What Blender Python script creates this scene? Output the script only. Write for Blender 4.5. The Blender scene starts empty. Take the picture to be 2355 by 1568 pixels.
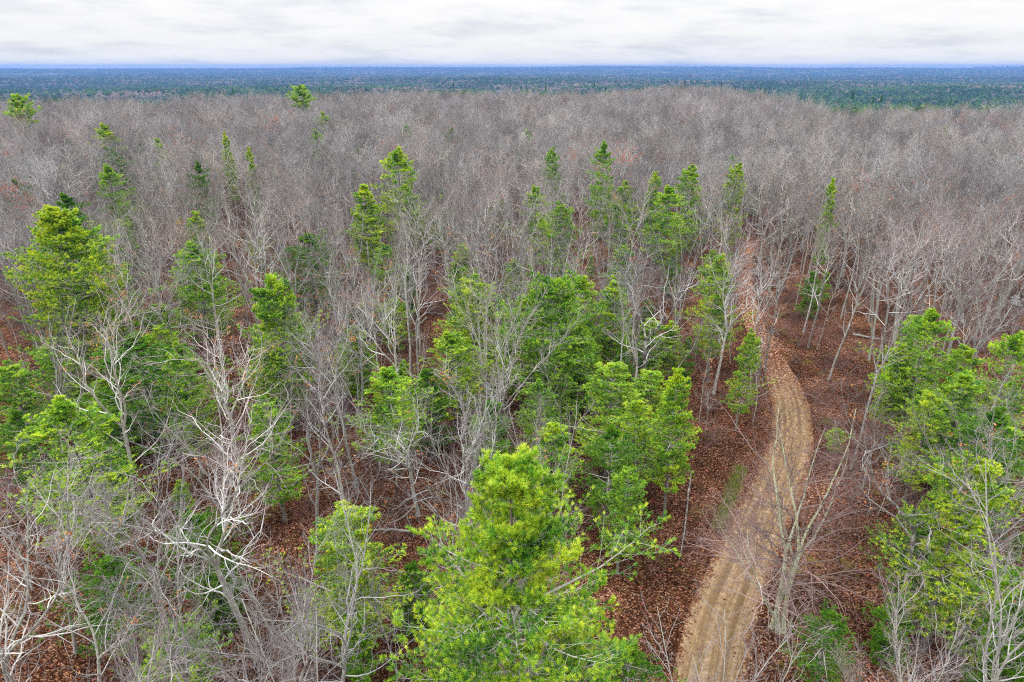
import bpy, math
import numpy as np
from mathutils import Vector, Matrix, Quaternion

C = bpy.context.scene
COL = C.collection
PI = math.pi

# ------------------------------------------------------------------ camera, sky, sun, exposure
FPX = 1569.3                       # focal length of a 2354 px wide picture
PITCH = math.atan(631 / FPX)
CAMZ = 32.0
cam_data = bpy.data.cameras.new('camera')
cam_data.sensor_width = 36.0
cam_data.lens = 36.0 * FPX / 2354.0
cam_data.clip_start = 0.5
cam_data.clip_end = 60000
cam = bpy.data.objects.new('camera', cam_data)
COL.objects.link(cam)
cam.location = (0, 0, CAMZ)
cam.rotation_euler = (PI / 2 - PITCH, 0, 0)
C.camera = cam

SUN_EL, SUN_AZ = math.radians(42), math.radians(235)     # azimuth clockwise from +Y
sd = Vector((math.sin(SUN_AZ) * math.cos(SUN_EL), math.cos(SUN_AZ) * math.cos(SUN_EL), math.sin(SUN_EL)))
sl = bpy.data.lights.new('sun', 'SUN')
sl.energy = 1.9
sl.angle = math.radians(14)
sl.color = (1.0, 0.98, 0.94)
sun = bpy.data.objects.new('sun', sl)
COL.objects.link(sun)
sun.rotation_euler = sd.to_track_quat('Z', 'Y').to_euler()

C.view_settings.view_transform = 'Standard'
C.view_settings.look = 'None'
C.view_settings.exposure = 0.2
C.view_settings.gamma = 1.0
C.cycles.max_bounces = 5
C.cycles.diffuse_bounces = 2
C.cycles.transmission_bounces = 3
C.cycles.volume_bounces = 0
C.cycles.filter_width = 1.1
C.cycles.use_denoising = False


class NT:
    """tiny helper to write node trees"""
    def __init__(s, tree):
        s.t = tree
        s.t.nodes.clear()

    def n(s, typ, _out=0, **kw):
        nd = s.t.nodes.new(typ)
        ins = kw.pop('i', {})
        for k, v in kw.items():
            setattr(nd, k, v)
        for k, v in ins.items():
            if isinstance(v, bpy.types.NodeSocket):
                s.t.links.new(v, nd.inputs[k])
            elif isinstance(v, bpy.types.Node):
                s.t.links.new(v.outputs[0], nd.inputs[k])
            else:
                nd.inputs[k].default_value = v
        return nd

    def math(s, op, a, b=0.0, c=None, clamp=False):
        i = {0: a, 1: b}
        if c is not None:
            i[2] = c
        return s.n('ShaderNodeMath', operation=op, use_clamp=clamp, i=i).outputs[0]

    def mix(s, f, a, b, blend='MIX'):
        nd = s.n('ShaderNodeMix', data_type='RGBA', blend_type=blend)
        for k, v in (('Factor', f), ('A', a), ('B', b)):
            sock = [x for x in nd.inputs if x.name == k and (x.type == 'RGBA' if k != 'Factor' else x.type == 'VALUE')][0]
            if isinstance(v, (bpy.types.NodeSocket,)):
                s.t.links.new(v, sock)
            else:
                sock.default_value = v if k == 'Factor' else (tuple(v) + (1,) if len(v) == 3 else v)
        return [o for o in nd.outputs if o.type == 'RGBA'][0]

    def ramp(s, f, stops, interp='LINEAR'):
        nd = s.n('ShaderNodeValToRGB', i={0: f})
        r = nd.color_ramp
        r.interpolation = interp
        while len(r.elements) < len(stops):
            r.elements.new(0.5)
        for e, (p, c) in zip(r.elements, stops):
            e.position = p
            e.color = (c if len(c) == 4 else tuple(c) + (1,)) if isinstance(c, tuple) else (c, c, c, 1)
        return nd.outputs[0]


world = bpy.data.worlds.new('World')
C.world = world
world.use_nodes = True
w = NT(world.node_tree)
sky = w.n('ShaderNodeTexSky', sky_type='NISHITA', sun_disc=False, sun_elevation=SUN_EL, sun_rotation=SUN_AZ,
          altitude=300, air_density=1.0, dust_density=1.5)
tc = w.n('ShaderNodeTexCoord')
sep = w.n('ShaderNodeSeparateXYZ', i={0: tc.outputs['Generated']})
zz = w.math('MAXIMUM', sep.outputs[2], 0.0)
den = w.math('ADD', zz, 0.13)
cx = w.math('DIVIDE', sep.outputs[0], den)
cy = w.math('DIVIDE', sep.outputs[1], den)
cvec = w.n('ShaderNodeCombineXYZ', i={0: cx, 1: cy, 2: 0.0})
n1 = w.n('ShaderNodeTexNoise', i={'Vector': cvec.outputs[0], 'Scale': 1.0, 'Detail': 6.0, 'Roughness': 0.55})
n2 = w.n('ShaderNodeTexNoise', i={'Vector': cvec.outputs[0], 'Scale': 2.6, 'Detail': 6.0, 'Roughness': 0.6})
cl = w.math('ADD', w.math('MULTIPLY', n1.outputs[0], 0.7), w.math('MULTIPLY', n2.outputs[0], 0.3))
ccol = w.ramp(cl, [(0.33, (0.70, 0.72, 0.77)), (0.43, (0.83, 0.835, 0.86)), (0.50, (0.915, 0.912, 0.905)), (0.60, (0.96, 0.955, 0.94))])
# overcast sky: three times brighter overhead than at the horizon
grad = w.math('ADD', w.math('MULTIPLY', w.math('POWER', zz, 1.5), 4.2), 0.88)
cloud = w.n('ShaderNodeVectorMath', operation='SCALE', i={0: ccol, 'Scale': grad})
skyb = w.n('ShaderNodeVectorMath', operation='SCALE', i={0: sky.outputs[0], 'Scale': 0.1})
tot = w.mix(0.97, skyb.outputs[0], cloud.outputs[0])
bg = w.n('ShaderNodeBackground', i={'Color': tot, 'Strength': 1.0})
wo = w.n('ShaderNodeOutputWorld', i={'Surface': bg})


def ray(px, py):
    x, v = (px - 1177) / FPX, (784 - py) / FPX
    return np.array([x, math.cos(PITCH) + v * math.sin(PITCH), -math.sin(PITCH) + v * math.cos(PITCH)])


def at(px, py, z=0.0):
    """the point at height z seen at picture position px, py (2354 x 1568)"""
    d = ray(px, py)
    t = (z - CAMZ) / d[2]
    return np.array([d[0] * t, d[1] * t, z])


def project(x, y, z):
    f = y * math.cos(PITCH) - (z - CAMZ) * math.sin(PITCH)
    u = y * math.sin(PITCH) + (z - CAMZ) * math.cos(PITCH)
    return 1177 + FPX * x / np.maximum(f, .1), 784 - FPX * u / np.maximum(f, .1), f


# ------------------------------------------------------------------ tagging
def tag(o, label=None, cat=None, group=None, kind=None):
    if label: o['label'] = label
    if cat: o['category'] = cat
    if group: o['group'] = group
    if kind: o['kind'] = kind
    return o


def link(name, mesh, parent=None):
    o = bpy.data.objects.new(name, mesh)
    COL.objects.link(o)
    if parent is not None:
        o.parent = parent
    return o


# ------------------------------------------------------------------ mesh building
def make_mesh(name, parts, mat, smooth=False):
    """parts: list of (verts [N,3], faces [M,k], attr a [N] or None, attr b [N] or None)"""
    vs, a1, a2, loops, starts, tots = [], [], [], [], [], []
    off, ls = 0, 0
    for p in parts:
        V, F = p[0], p[1]
        if len(V) == 0 or len(F) == 0:
            continue
        A = p[2] if len(p) > 2 and p[2] is not None else np.zeros(len(V))
        B = p[3] if len(p) > 3 and p[3] is not None else np.zeros(len(V))
        vs.append(V); a1.append(A); a2.append(B)
        k = F.shape[1]
        loops.append((F + off).ravel())
        starts.append(ls + np.arange(len(F)) * k)
        tots.append(np.full(len(F), k))
        off += len(V); ls += F.size
    V = np.concatenate(vs).astype(np.float32)
    L = np.concatenate(loops).astype(np.int32)
    S = np.concatenate(starts).astype(np.int32)
    T = np.concatenate(tots).astype(np.int32)
    me = bpy.data.meshes.new(name)
    me.vertices.add(len(V)); me.vertices.foreach_set('co', V.ravel())
    me.loops.add(len(L)); me.loops.foreach_set('vertex_index', L)
    me.polygons.add(len(S)); me.polygons.foreach_set('loop_start', S)
    try:
        me.polygons.foreach_set('loop_total', T)
    except Exception:
        pass
    for nm, arr in (('a', a1), ('b', a2)):
        at_ = me.attributes.new(nm, 'FLOAT', 'POINT')
        at_.data.foreach_set('value', np.concatenate(arr).astype(np.float32))
    me.materials.append(mat)
    me.update(calc_edges=True)
    if smooth:
        me.polygons.foreach_set('use_smooth', np.ones(len(S), bool))
    return me


def norm(v):
    return v / np.maximum(np.linalg.norm(v, axis=-1, keepdims=True), 1e-9)


def tubes(P, R, sides):
    """tapered tubes along B polylines of n points"""
    B, n, _ = P.shape
    if B == 0:
        return np.zeros((0, 3)), np.zeros((0, 4), int), np.zeros(0)
    T = norm(np.gradient(P, axis=1))
    mean = norm(P[:, -1] - P[:, 0])
    ref = np.where(np.abs(mean[:, 2:3]) > .8, np.array([[1., 0, 0]]), np.array([[0, 0, 1.]]))
    N = norm(np.cross(T, ref[:, None, :]))
    Bn = np.cross(T, N)
    ang = np.arange(sides) * 2 * PI / sides
    off = N[:, :, None, :] * np.cos(ang)[None, None, :, None] + Bn[:, :, None, :] * np.sin(ang)[None, None, :, None]
    V = P[:, :, None, :] + off * R[:, :, None, None]
    idx = np.arange(B * n * sides).reshape(B, n, sides)
    a = idx[:, :-1, :]; b = np.roll(idx, -1, axis=2)[:, :-1, :]
    c = np.roll(idx, -1, axis=2)[:, 1:, :]; d = idx[:, 1:, :]
    F = np.stack([a, b, c, d], -1).reshape(-1, 4)
    rad = np.repeat(R.reshape(-1), sides)
    return V.reshape(-1, 3), F, rad


def grow(rng, start, d, length, r0, r1, n, wander, up, gravity_pow=1.0):
    """polylines that wander and turn towards the light"""
    B = len(start)
    P = np.zeros((B, n, 3)); P[:, 0] = start
    d = norm(d)
    for i in range(1, n):
        d = norm(d + rng.normal(0, wander, (B, 3)) + np.array([0, 0, 1.]) * (up if np.isscalar(up) else up[:, None]))
        P[:, i] = P[:, i - 1] + d * (length / (n - 1))[:, None]
    t = np.linspace(0, 1, n)[None, :]
    R = r0[:, None] * (1 - t) + r1[:, None] * t
    return P, R


def spawn(rng, P, R, L, k, t0, t1, ang, angs, lf, rf, lvary=.3, taper=.55, az0=None):
    """k children on each parent: starts, directions, lengths, radii"""
    B, n, _ = P.shape
    t = t0 + (t1 - t0) * (np.arange(k)[None, :] + rng.uniform(.1, .9, (B, k))) / k
    f = t * (n - 1); i = np.minimum(f.astype(int), n - 2); u = (f - i)
    bi = np.arange(B)[:, None]
    pos = P[bi, i] * (1 - u)[..., None] + P[bi, i + 1] * u[..., None]
    T = norm(P[bi, i + 1] - P[bi, i])
    rad = R[bi, i] * (1 - u) + R[bi, i + 1] * u
    az = (rng.uniform(0, 2 * PI, (B, 1)) + np.arange(k)[None, :] * 2.4 + rng.normal(0, .5, (B, k)))
    ref = np.where(np.abs(T[..., 2:3]) > .9, np.array([1., 0, 0]), np.array([0, 0, 1.]))
    X = norm(np.cross(T, ref)); Y = np.cross(T, X)
    a = np.clip(rng.normal(ang, angs, (B, k)), .15, 1.6)
    D = T * np.cos(a)[..., None] + (X * np.cos(az)[..., None] + Y * np.sin(az)[..., None]) * np.sin(a)[..., None]
    ln = L[:, None] * lf * (1 - taper * t) * rng.uniform(1 - lvary, 1 + lvary, (B, k))
    return pos.reshape(-1, 3), D.reshape(-1, 3), ln.ravel(), (rad * rf).ravel(), t.ravel()


# ------------------------------------------------------------------ materials
def new_mat(name):
    m = bpy.data.materials.new(name)
    m.use_nodes = True
    return m, NT(m.node_tree)


def mat_bark(name, c_dark, c_light, c_lichen, lichen=.5, scale=6.0, bump=.6, obj_tint=True):
    m, g = new_mat(name)
    tc = g.n('ShaderNodeTexCoord')
    oi = g.n('ShaderNodeObjectInfo')
    mp = g.n('ShaderNodeMapping', i={'Vector': tc.outputs['Object'], 'Scale': (1, 1, .25)})
    nz = g.n('ShaderNodeTexNoise', i={'Vector': mp.outputs[0], 'Scale': scale * 2.2, 'Detail': 5., 'Roughness': .7})
    n2 = g.n('ShaderNodeTexNoise', i={'Vector': tc.outputs['Object'], 'Scale': scale * .45, 'Detail': 4., 'Roughness': .65})
    col = g.ramp(nz.outputs[0], [(0.34, c_dark), (0.62, c_light)])
    lic = g.math('MULTIPLY', g.math('SUBTRACT', n2.outputs[0], .5 - .12 * lichen), 6.0, clamp=True)
    lic = g.math('MULTIPLY', lic, g.math('ADD', g.math('MULTIPLY', oi.outputs['Random'], .8), .15), clamp=True)
    col = g.mix(lic, col, c_lichen)
    if obj_tint:
        rnd = g.math('FRACT', g.math('MULTIPLY', oi.outputs['Random'], 7.31))
        tint = g.ramp(rnd, [(0, (.66, .62, .60)), (.35, (.95, .93, .95)), (.7, (1.08, 1.07, 1.05)), (1, (.80, .73, .71))])
        col = g.mix(1.0, col, tint, 'MULTIPLY')
    bp = g.n('ShaderNodeBump', i={'Height': nz.outputs[0], 'Strength': bump, 'Distance': .03})
    pb = g.n('ShaderNodeBsdfDiffuse', i={'Color': col, 'Roughness': .6, 'Normal': bp.outputs[0]})
    g.n('ShaderNodeOutputMaterial', i={'Surface': pb})
    return m


def mat_twig(name, thick, thin, pink, patch=.7, k=55.0):
    """bark that is pale on limbs and browner on the finest twigs"""
    m, g = new_mat(name)
    oi = g.n('ShaderNodeObjectInfo')
    at_ = g.n('ShaderNodeAttribute', attribute_name='a')
    b_ = g.n('ShaderNodeAttribute', attribute_name='b')
    tc = g.n('ShaderNodeTexCoord')
    nz = g.n('ShaderNodeTexNoise', i={'Vector': tc.outputs['Object'], 'Scale': 5., 'Detail': 3., 'Roughness': .7})
    f = g.math('MULTIPLY', g.math('SUBTRACT', at_.outputs['Fac'], .004), k, clamp=True)
    r1 = oi.outputs['Random']
    thin_c = g.mix(g.ramp(r1, [(.3, 0.), (.75, 1.)]), thin, pink)
    col = g.mix(f, thin_c, thick)
    v = g.math('ADD', g.math('MULTIPLY', nz.outputs[0], .9), .52)
    v = g.math('MULTIPLY', v, g.math('ADD', .72, g.math('MULTIPLY', b_.outputs['Fac'], .56)))
    rnd = g.math('FRACT', g.math('MULTIPLY', r1, 13.7))
    v = g.math('MULTIPLY', v, g.math('ADD', .55, g.math('MULTIPLY', rnd, .85)))
    ln_ = g.n('ShaderNodeTexNoise', i={'Vector': oi.outputs['Location'], 'Scale': .028, 'Detail': 3., 'Roughness': .7})
    pc = g.ramp(ln_.outputs[0], [(.34, (.60, .56, .58)), (.44, (.95, .97, 1.02)), (.52, (1.22, 1.22, 1.2)), (.58, (.98, .90, .87)), (.64, (.82, .84, .70)), (.72, (1.1, .90, .86))])
    col = g.mix(patch, col, g.mix(1., col, pc, 'MULTIPLY'))
    sc = g.n('ShaderNodeVectorMath', operation='SCALE', i={0: col, 'Scale': v})
    pb = g.n('ShaderNodeBsdfDiffuse', i={'Color': sc.outputs[0], 'Roughness': .5})
    g.n('ShaderNodeOutputMaterial', i={'Surface': pb})
    return m


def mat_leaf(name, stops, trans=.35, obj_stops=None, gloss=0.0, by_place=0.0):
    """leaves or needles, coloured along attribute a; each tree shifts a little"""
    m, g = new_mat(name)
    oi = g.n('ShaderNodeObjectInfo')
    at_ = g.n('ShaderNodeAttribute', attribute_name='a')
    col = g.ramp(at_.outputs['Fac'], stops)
    if obj_stops:
        col = g.mix(1.0, col, g.ramp(oi.outputs['Random'], obj_stops), 'MULTIPLY')
    if by_place:
        pn = g.n('ShaderNodeTexNoise', i={'Vector': oi.outputs['Location'], 'Scale': by_place, 'Detail': 4., 'Roughness': .65})
        col = g.mix(1.0, col, g.ramp(pn.outputs[0], [(.34, (.45, .55, .62)), (.46, (.8, .9, .95)), (.55, (1.2, 1.15, 1.)), (.66, (1.75, 1.5, 1.3))]), 'MULTIPLY')
    d = g.n('ShaderNodeBsdfDiffuse', i={'Color': col})
    t = g.n('ShaderNodeBsdfTranslucent', i={'Color': col})
    mx = g.n('ShaderNodeMixShader', i={0: trans, 1: d, 2: t})
    if gloss:
        gl = g.n('ShaderNodeBsdfGlossy', i={'Color': (1, 1, 1, 1), 'Roughness': .45})
        mx = g.n('ShaderNodeMixShader', i={0: gloss, 1: mx, 2: gl})
    g.n('ShaderNodeOutputMaterial', i={'Surface': mx})
    return m


M_OAK = mat_bark('oak_bark', (.09, .082, .078), (.34, .325, .315), (.38, .41, .33), .7)
M_DARKOAK = mat_bark('rough_dark_bark', (.035, .03, .028), (.17, .155, .14), (.55, .56, .50), .35, 5., .9)
M_PALE = mat_bark('pale_bark', (.15, .143, .14), (.38, .368, .36), (.30, .33, .25), .5)
M_MOSS = mat_bark('mossy_bark', (.14, .135, .10), (.50, .50, .42), (.44, .50, .20), .9, 4., .9, False)
M_PINEBARK = mat_bark('pine_bark', (.05, .042, .038), (.20, .175, .16), (.24, .26, .20), .3)
M_BOUGH = mat_bark('pine_bough_bark', (.22, .20, .18), (.46, .44, .42), (.36, .40, .32), .4, 6, .4, False)
M_TWIG = mat_twig('twig_bark', (.42, .41, .40), (.135, .125, .125), (.16, .115, .117))
M_TWIGPALE = mat_twig('pale_twig_bark', (.38, .37, .36), (.16, .15, .148), (.17, .14, .14))
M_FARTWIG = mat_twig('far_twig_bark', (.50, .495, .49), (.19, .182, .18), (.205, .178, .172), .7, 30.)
M_BRUSH = mat_twig('brush_bark', (.27, .21, .20), (.15, .105, .10), (.19, .11, .105))
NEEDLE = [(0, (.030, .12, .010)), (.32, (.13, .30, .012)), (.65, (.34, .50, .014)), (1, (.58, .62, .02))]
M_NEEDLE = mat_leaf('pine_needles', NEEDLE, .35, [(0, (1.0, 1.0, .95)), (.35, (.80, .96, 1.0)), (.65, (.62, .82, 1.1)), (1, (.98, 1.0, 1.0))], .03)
M_NEEDLE_Y = mat_leaf('bright_pine_needles', [(0, (.016, .085, .010)), (.3, (.085, .26, .012)), (.62, (.27, .46, .016)), (1, (.52, .62, .03))], .28, None, .04)  # yellow end is new growth; dark end also paints shade inside the crown
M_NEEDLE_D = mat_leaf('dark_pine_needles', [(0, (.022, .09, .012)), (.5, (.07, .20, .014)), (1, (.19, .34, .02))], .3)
M_NEEDLE_V = mat_leaf('valley_conifer_needles', [(0, (.018, .06, .042)), (.6, (.05, .13, .072)), (1, (.11, .19, .085))], .2,
                      [(0, (.85, .9, 1.)), (1, (1.2, 1.1, 1.0))], by_place=.0035)
M_ORANGE = mat_leaf('dead_oak_leaves', [(0, (.22, .07, .03)), (.5, (.42, .17, .06)), (.85, (.55, .30, .12)), (1, (.50, .06, .04))], .35)
M_REDLEAF = mat_leaf('red_maple_leaves', [(0, (.30, .05, .03)), (.6, (.50, .12, .06)), (1, (.55, .25, .12))], .35)


# ------------------------------------------------------------------ terrain
_ex = np.array([0, 233, 420, 607, 700, 1070, 1210, 1467, 1607, 1748, 1888, 2028, 2182, 2346, 2440, 2673, 3047], float)
_ed = np.array([334, 430, 400, 340, 410, 410, 480, 450, 410, 430, 520, 590, 460, 320, 295, 318, 334], float)
_eaz = np.arctan((_ex - 1536) / 2048 / math.cos(PITCH))


def edge(az):
    return np.interp(az, _eaz, _ed)


def vnoise(x, y, s, seed):
    """smooth value noise in -1..1"""
    r = np.random.RandomState(seed).uniform(-1, 1, (64, 64))
    fx, fy = np.asarray(x) / s, np.asarray(y) / s
    ix, iy = np.floor(fx).astype(int), np.floor(fy).astype(int)
    u, v = fx - ix, fy - iy
    u, v = u * u * (3 - 2 * u), v * v * (3 - 2 * v)
    g = lambda a, b: r[a % 64, b % 64]
    return (g(ix, iy) * (1 - u) + g(ix + 1, iy) * u) * (1 - v) + (g(ix, iy + 1) * (1 - u) + g(ix + 1, iy + 1) * u) * v


def sstep(a, b, x):
    t = np.clip((x - a) / (b - a), 0, 1)
    return t * t * (3 - 2 * t)


def ground(x, y):
    x, y = np.asarray(x, float), np.asarray(y, float)
    r = np.hypot(x, y); az = np.arctan2(x, y)
    e = edge(az)
    h = vnoise(x, y, 14, 1) * .12 * sstep(20, 60, r) + vnoise(x, y, 60, 2) * 1.3 * sstep(60, 200, r)
    h = h - 46 * sstep(0, 1, (r - e) / 420.0)
    h = h + vnoise(x, y, 700, 3) * 9 * sstep(900, 1800, r) + vnoise(x, y, 1500, 4) * 15 * sstep(1800, 4000, r)
    px = np.degrees(az)
    crest = np.interp(px, [-45, -38, -30, -20, -10, 0, 8, 15, 25, 32, 38, 45], [2, 2, -2, -4, 8, 20, 24, 18, 10, 8, 16, 16])
    h = h + (crest + 44) * sstep(6500, 12500, r) + vnoise(x, y, 2300, 5) * 6 * sstep(7000, 10000, r)
    return h


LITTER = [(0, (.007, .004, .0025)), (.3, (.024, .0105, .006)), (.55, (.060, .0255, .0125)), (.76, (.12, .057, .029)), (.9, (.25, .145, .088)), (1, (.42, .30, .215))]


def build_ground():
    rr = np.concatenate([np.linspace(0, 160, 110), np.geomspace(161.5, 13200, 190)])
    aa = np.linspace(-PI, PI, 361)[:-1]
    # finer angular steps towards the view
    aa = np.concatenate([np.radians(np.arange(-180, -50, 6)), np.radians(np.arange(-50, 50, .5)), np.radians(np.arange(50, 180, 6))])
    R_, A_ = np.meshgrid(rr, aa, indexing='ij')
    X, Y = R_ * np.sin(A_), R_ * np.cos(A_)
    V = np.stack([X, Y, ground(X, Y)], -1).reshape(-1, 3)
    nr, na = len(rr), len(aa)
    idx = np.arange(nr * na).reshape(nr, na)
    F = np.stack([idx[:-1], np.roll(idx, -1, 1)[:-1], np.roll(idx, -1, 1)[1:], idx[1:]], -1).reshape(-1, 4)
    m, g = new_mat('leaf_litter_ground')
    ge = g.n('ShaderNodeNewGeometry')
    pos = ge.outputs['Position']
    ns = g.n('ShaderNodeTexNoise', i={'Vector': pos, 'Scale': 5., 'Detail': 2.})
    pd = g.n('ShaderNodeVectorMath', operation='MULTIPLY_ADD', i={0: ns.outputs['Color'], 1: (.12, .12, .12), 2: pos})
    vo = g.n('ShaderNodeTexVoronoi', i={'Vector': pd.outputs[0], 'Scale': 11.5, 'Randomness': 1.})
    sp = g.n('ShaderNodeSeparateColor', i={0: vo.outputs['Color']})
    leaf = g.ramp(sp.outputs[0], LITTER)
    vo2 = g.n('ShaderNodeTexVoronoi', i={'Vector': pos, 'Scale': 3.2, 'Randomness': 1.})
    sp2 = g.n('ShaderNodeSeparateColor', i={0: vo2.outputs['Color']})
    leaf = g.mix(.35, leaf, g.ramp(sp2.outputs[1], [(0, (.015, .007, .005)), (.6, (.06, .02, .012)), (1, (.13, .06, .04))]))
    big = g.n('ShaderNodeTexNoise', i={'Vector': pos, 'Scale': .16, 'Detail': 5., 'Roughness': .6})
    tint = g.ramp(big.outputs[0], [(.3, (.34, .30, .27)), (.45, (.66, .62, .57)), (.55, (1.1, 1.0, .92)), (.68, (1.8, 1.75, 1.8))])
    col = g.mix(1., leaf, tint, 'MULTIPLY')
    gn = g.n('ShaderNodeTexNoise', i={'Vector': pos, 'Scale': .33, 'Detail': 6., 'Roughness': .72})
    gf = g.ramp(gn.outputs[0], [(.57, 0.), (.68, .7)])
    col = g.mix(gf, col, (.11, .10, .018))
    # beyond the crest the floor belongs to the dark mixed forest of the valley
    ln = g.n('ShaderNodeVectorMath', operation='LENGTH', i={0: pos}).outputs['Value']
    farf = g.math('MULTIPLY', g.math('SUBTRACT', ln, 500.), .002, clamp=True)
    fn = g.n('ShaderNodeTexNoise', i={'Vector': pos, 'Scale': .0028, 'Detail': 6., 'Roughness': .6})
    fc = g.ramp(fn.outputs[0], [(.38, (.016, .040, .022)), (.52, (.030, .060, .028)), (.6, (.13, .105, .10)), (.72, (.20, .17, .165))])
    col = g.mix(farf, col, fc)
    bp = g.n('ShaderNodeBump', i={'Height': vo.outputs['Distance'], 'Strength': .9, 'Distance': .05})
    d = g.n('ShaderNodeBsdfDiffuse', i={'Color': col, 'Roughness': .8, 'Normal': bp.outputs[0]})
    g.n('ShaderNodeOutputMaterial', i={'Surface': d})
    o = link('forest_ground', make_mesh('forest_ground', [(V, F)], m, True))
    tag(o, 'forest floor under brown fallen leaves', 'ground', kind='structure')


build_ground()


# ------------------------------------------------------------------ dirt track
def track_pts(px_pts):
    return [(at(x, y)[:2], wd) for x, y, wd in px_pts]


TRACK = track_pts([(1600, 1760, 3.1), (1627, 1568, 3.1), (1658, 1420, 3.25), (1722, 1260, 3.1), (1788, 1120, 3.1), (1822, 1015, 3.0),
                   (1818, 930, 2.9), (1800, 872, 2.7), (1770, 815, 2.3), (1735, 750, 2.1), (1718, 690, 2.0), (1712, 640, 2.0), (1712, 590, 2.0), (1728, 556, 2.0)])


def smooth_path(pts, n):
    P = np.array([p[0] for p in pts]); W = np.array([p[1] for p in pts])
    s = np.concatenate([[0], np.cumsum(np.linalg.norm(np.diff(P, axis=0), axis=1))])
    t = np.linspace(0, s[-1], n)
    x, y, ww = np.interp(t, s, P[:, 0]), np.interp(t, s, P[:, 1]), np.interp(t, s, W)
    k = max(3, n // 22) | 1
    ker = np.hanning(k + 2)[1:-1]; ker /= ker.sum()
    def sm(a):
        e = np.concatenate([2 * a[0] - a[k // 2:0:-1], a, 2 * a[-1] - a[-2:-k // 2 - 1:-1]])
        return np.convolve(e, ker, 'valid')[:len(a)]
    return sm(x), sm(y), ww, t


tx, ty, tw, tt = smooth_path(TRACK, 260)
TRACKXY = np.stack([tx, ty], 1)


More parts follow.
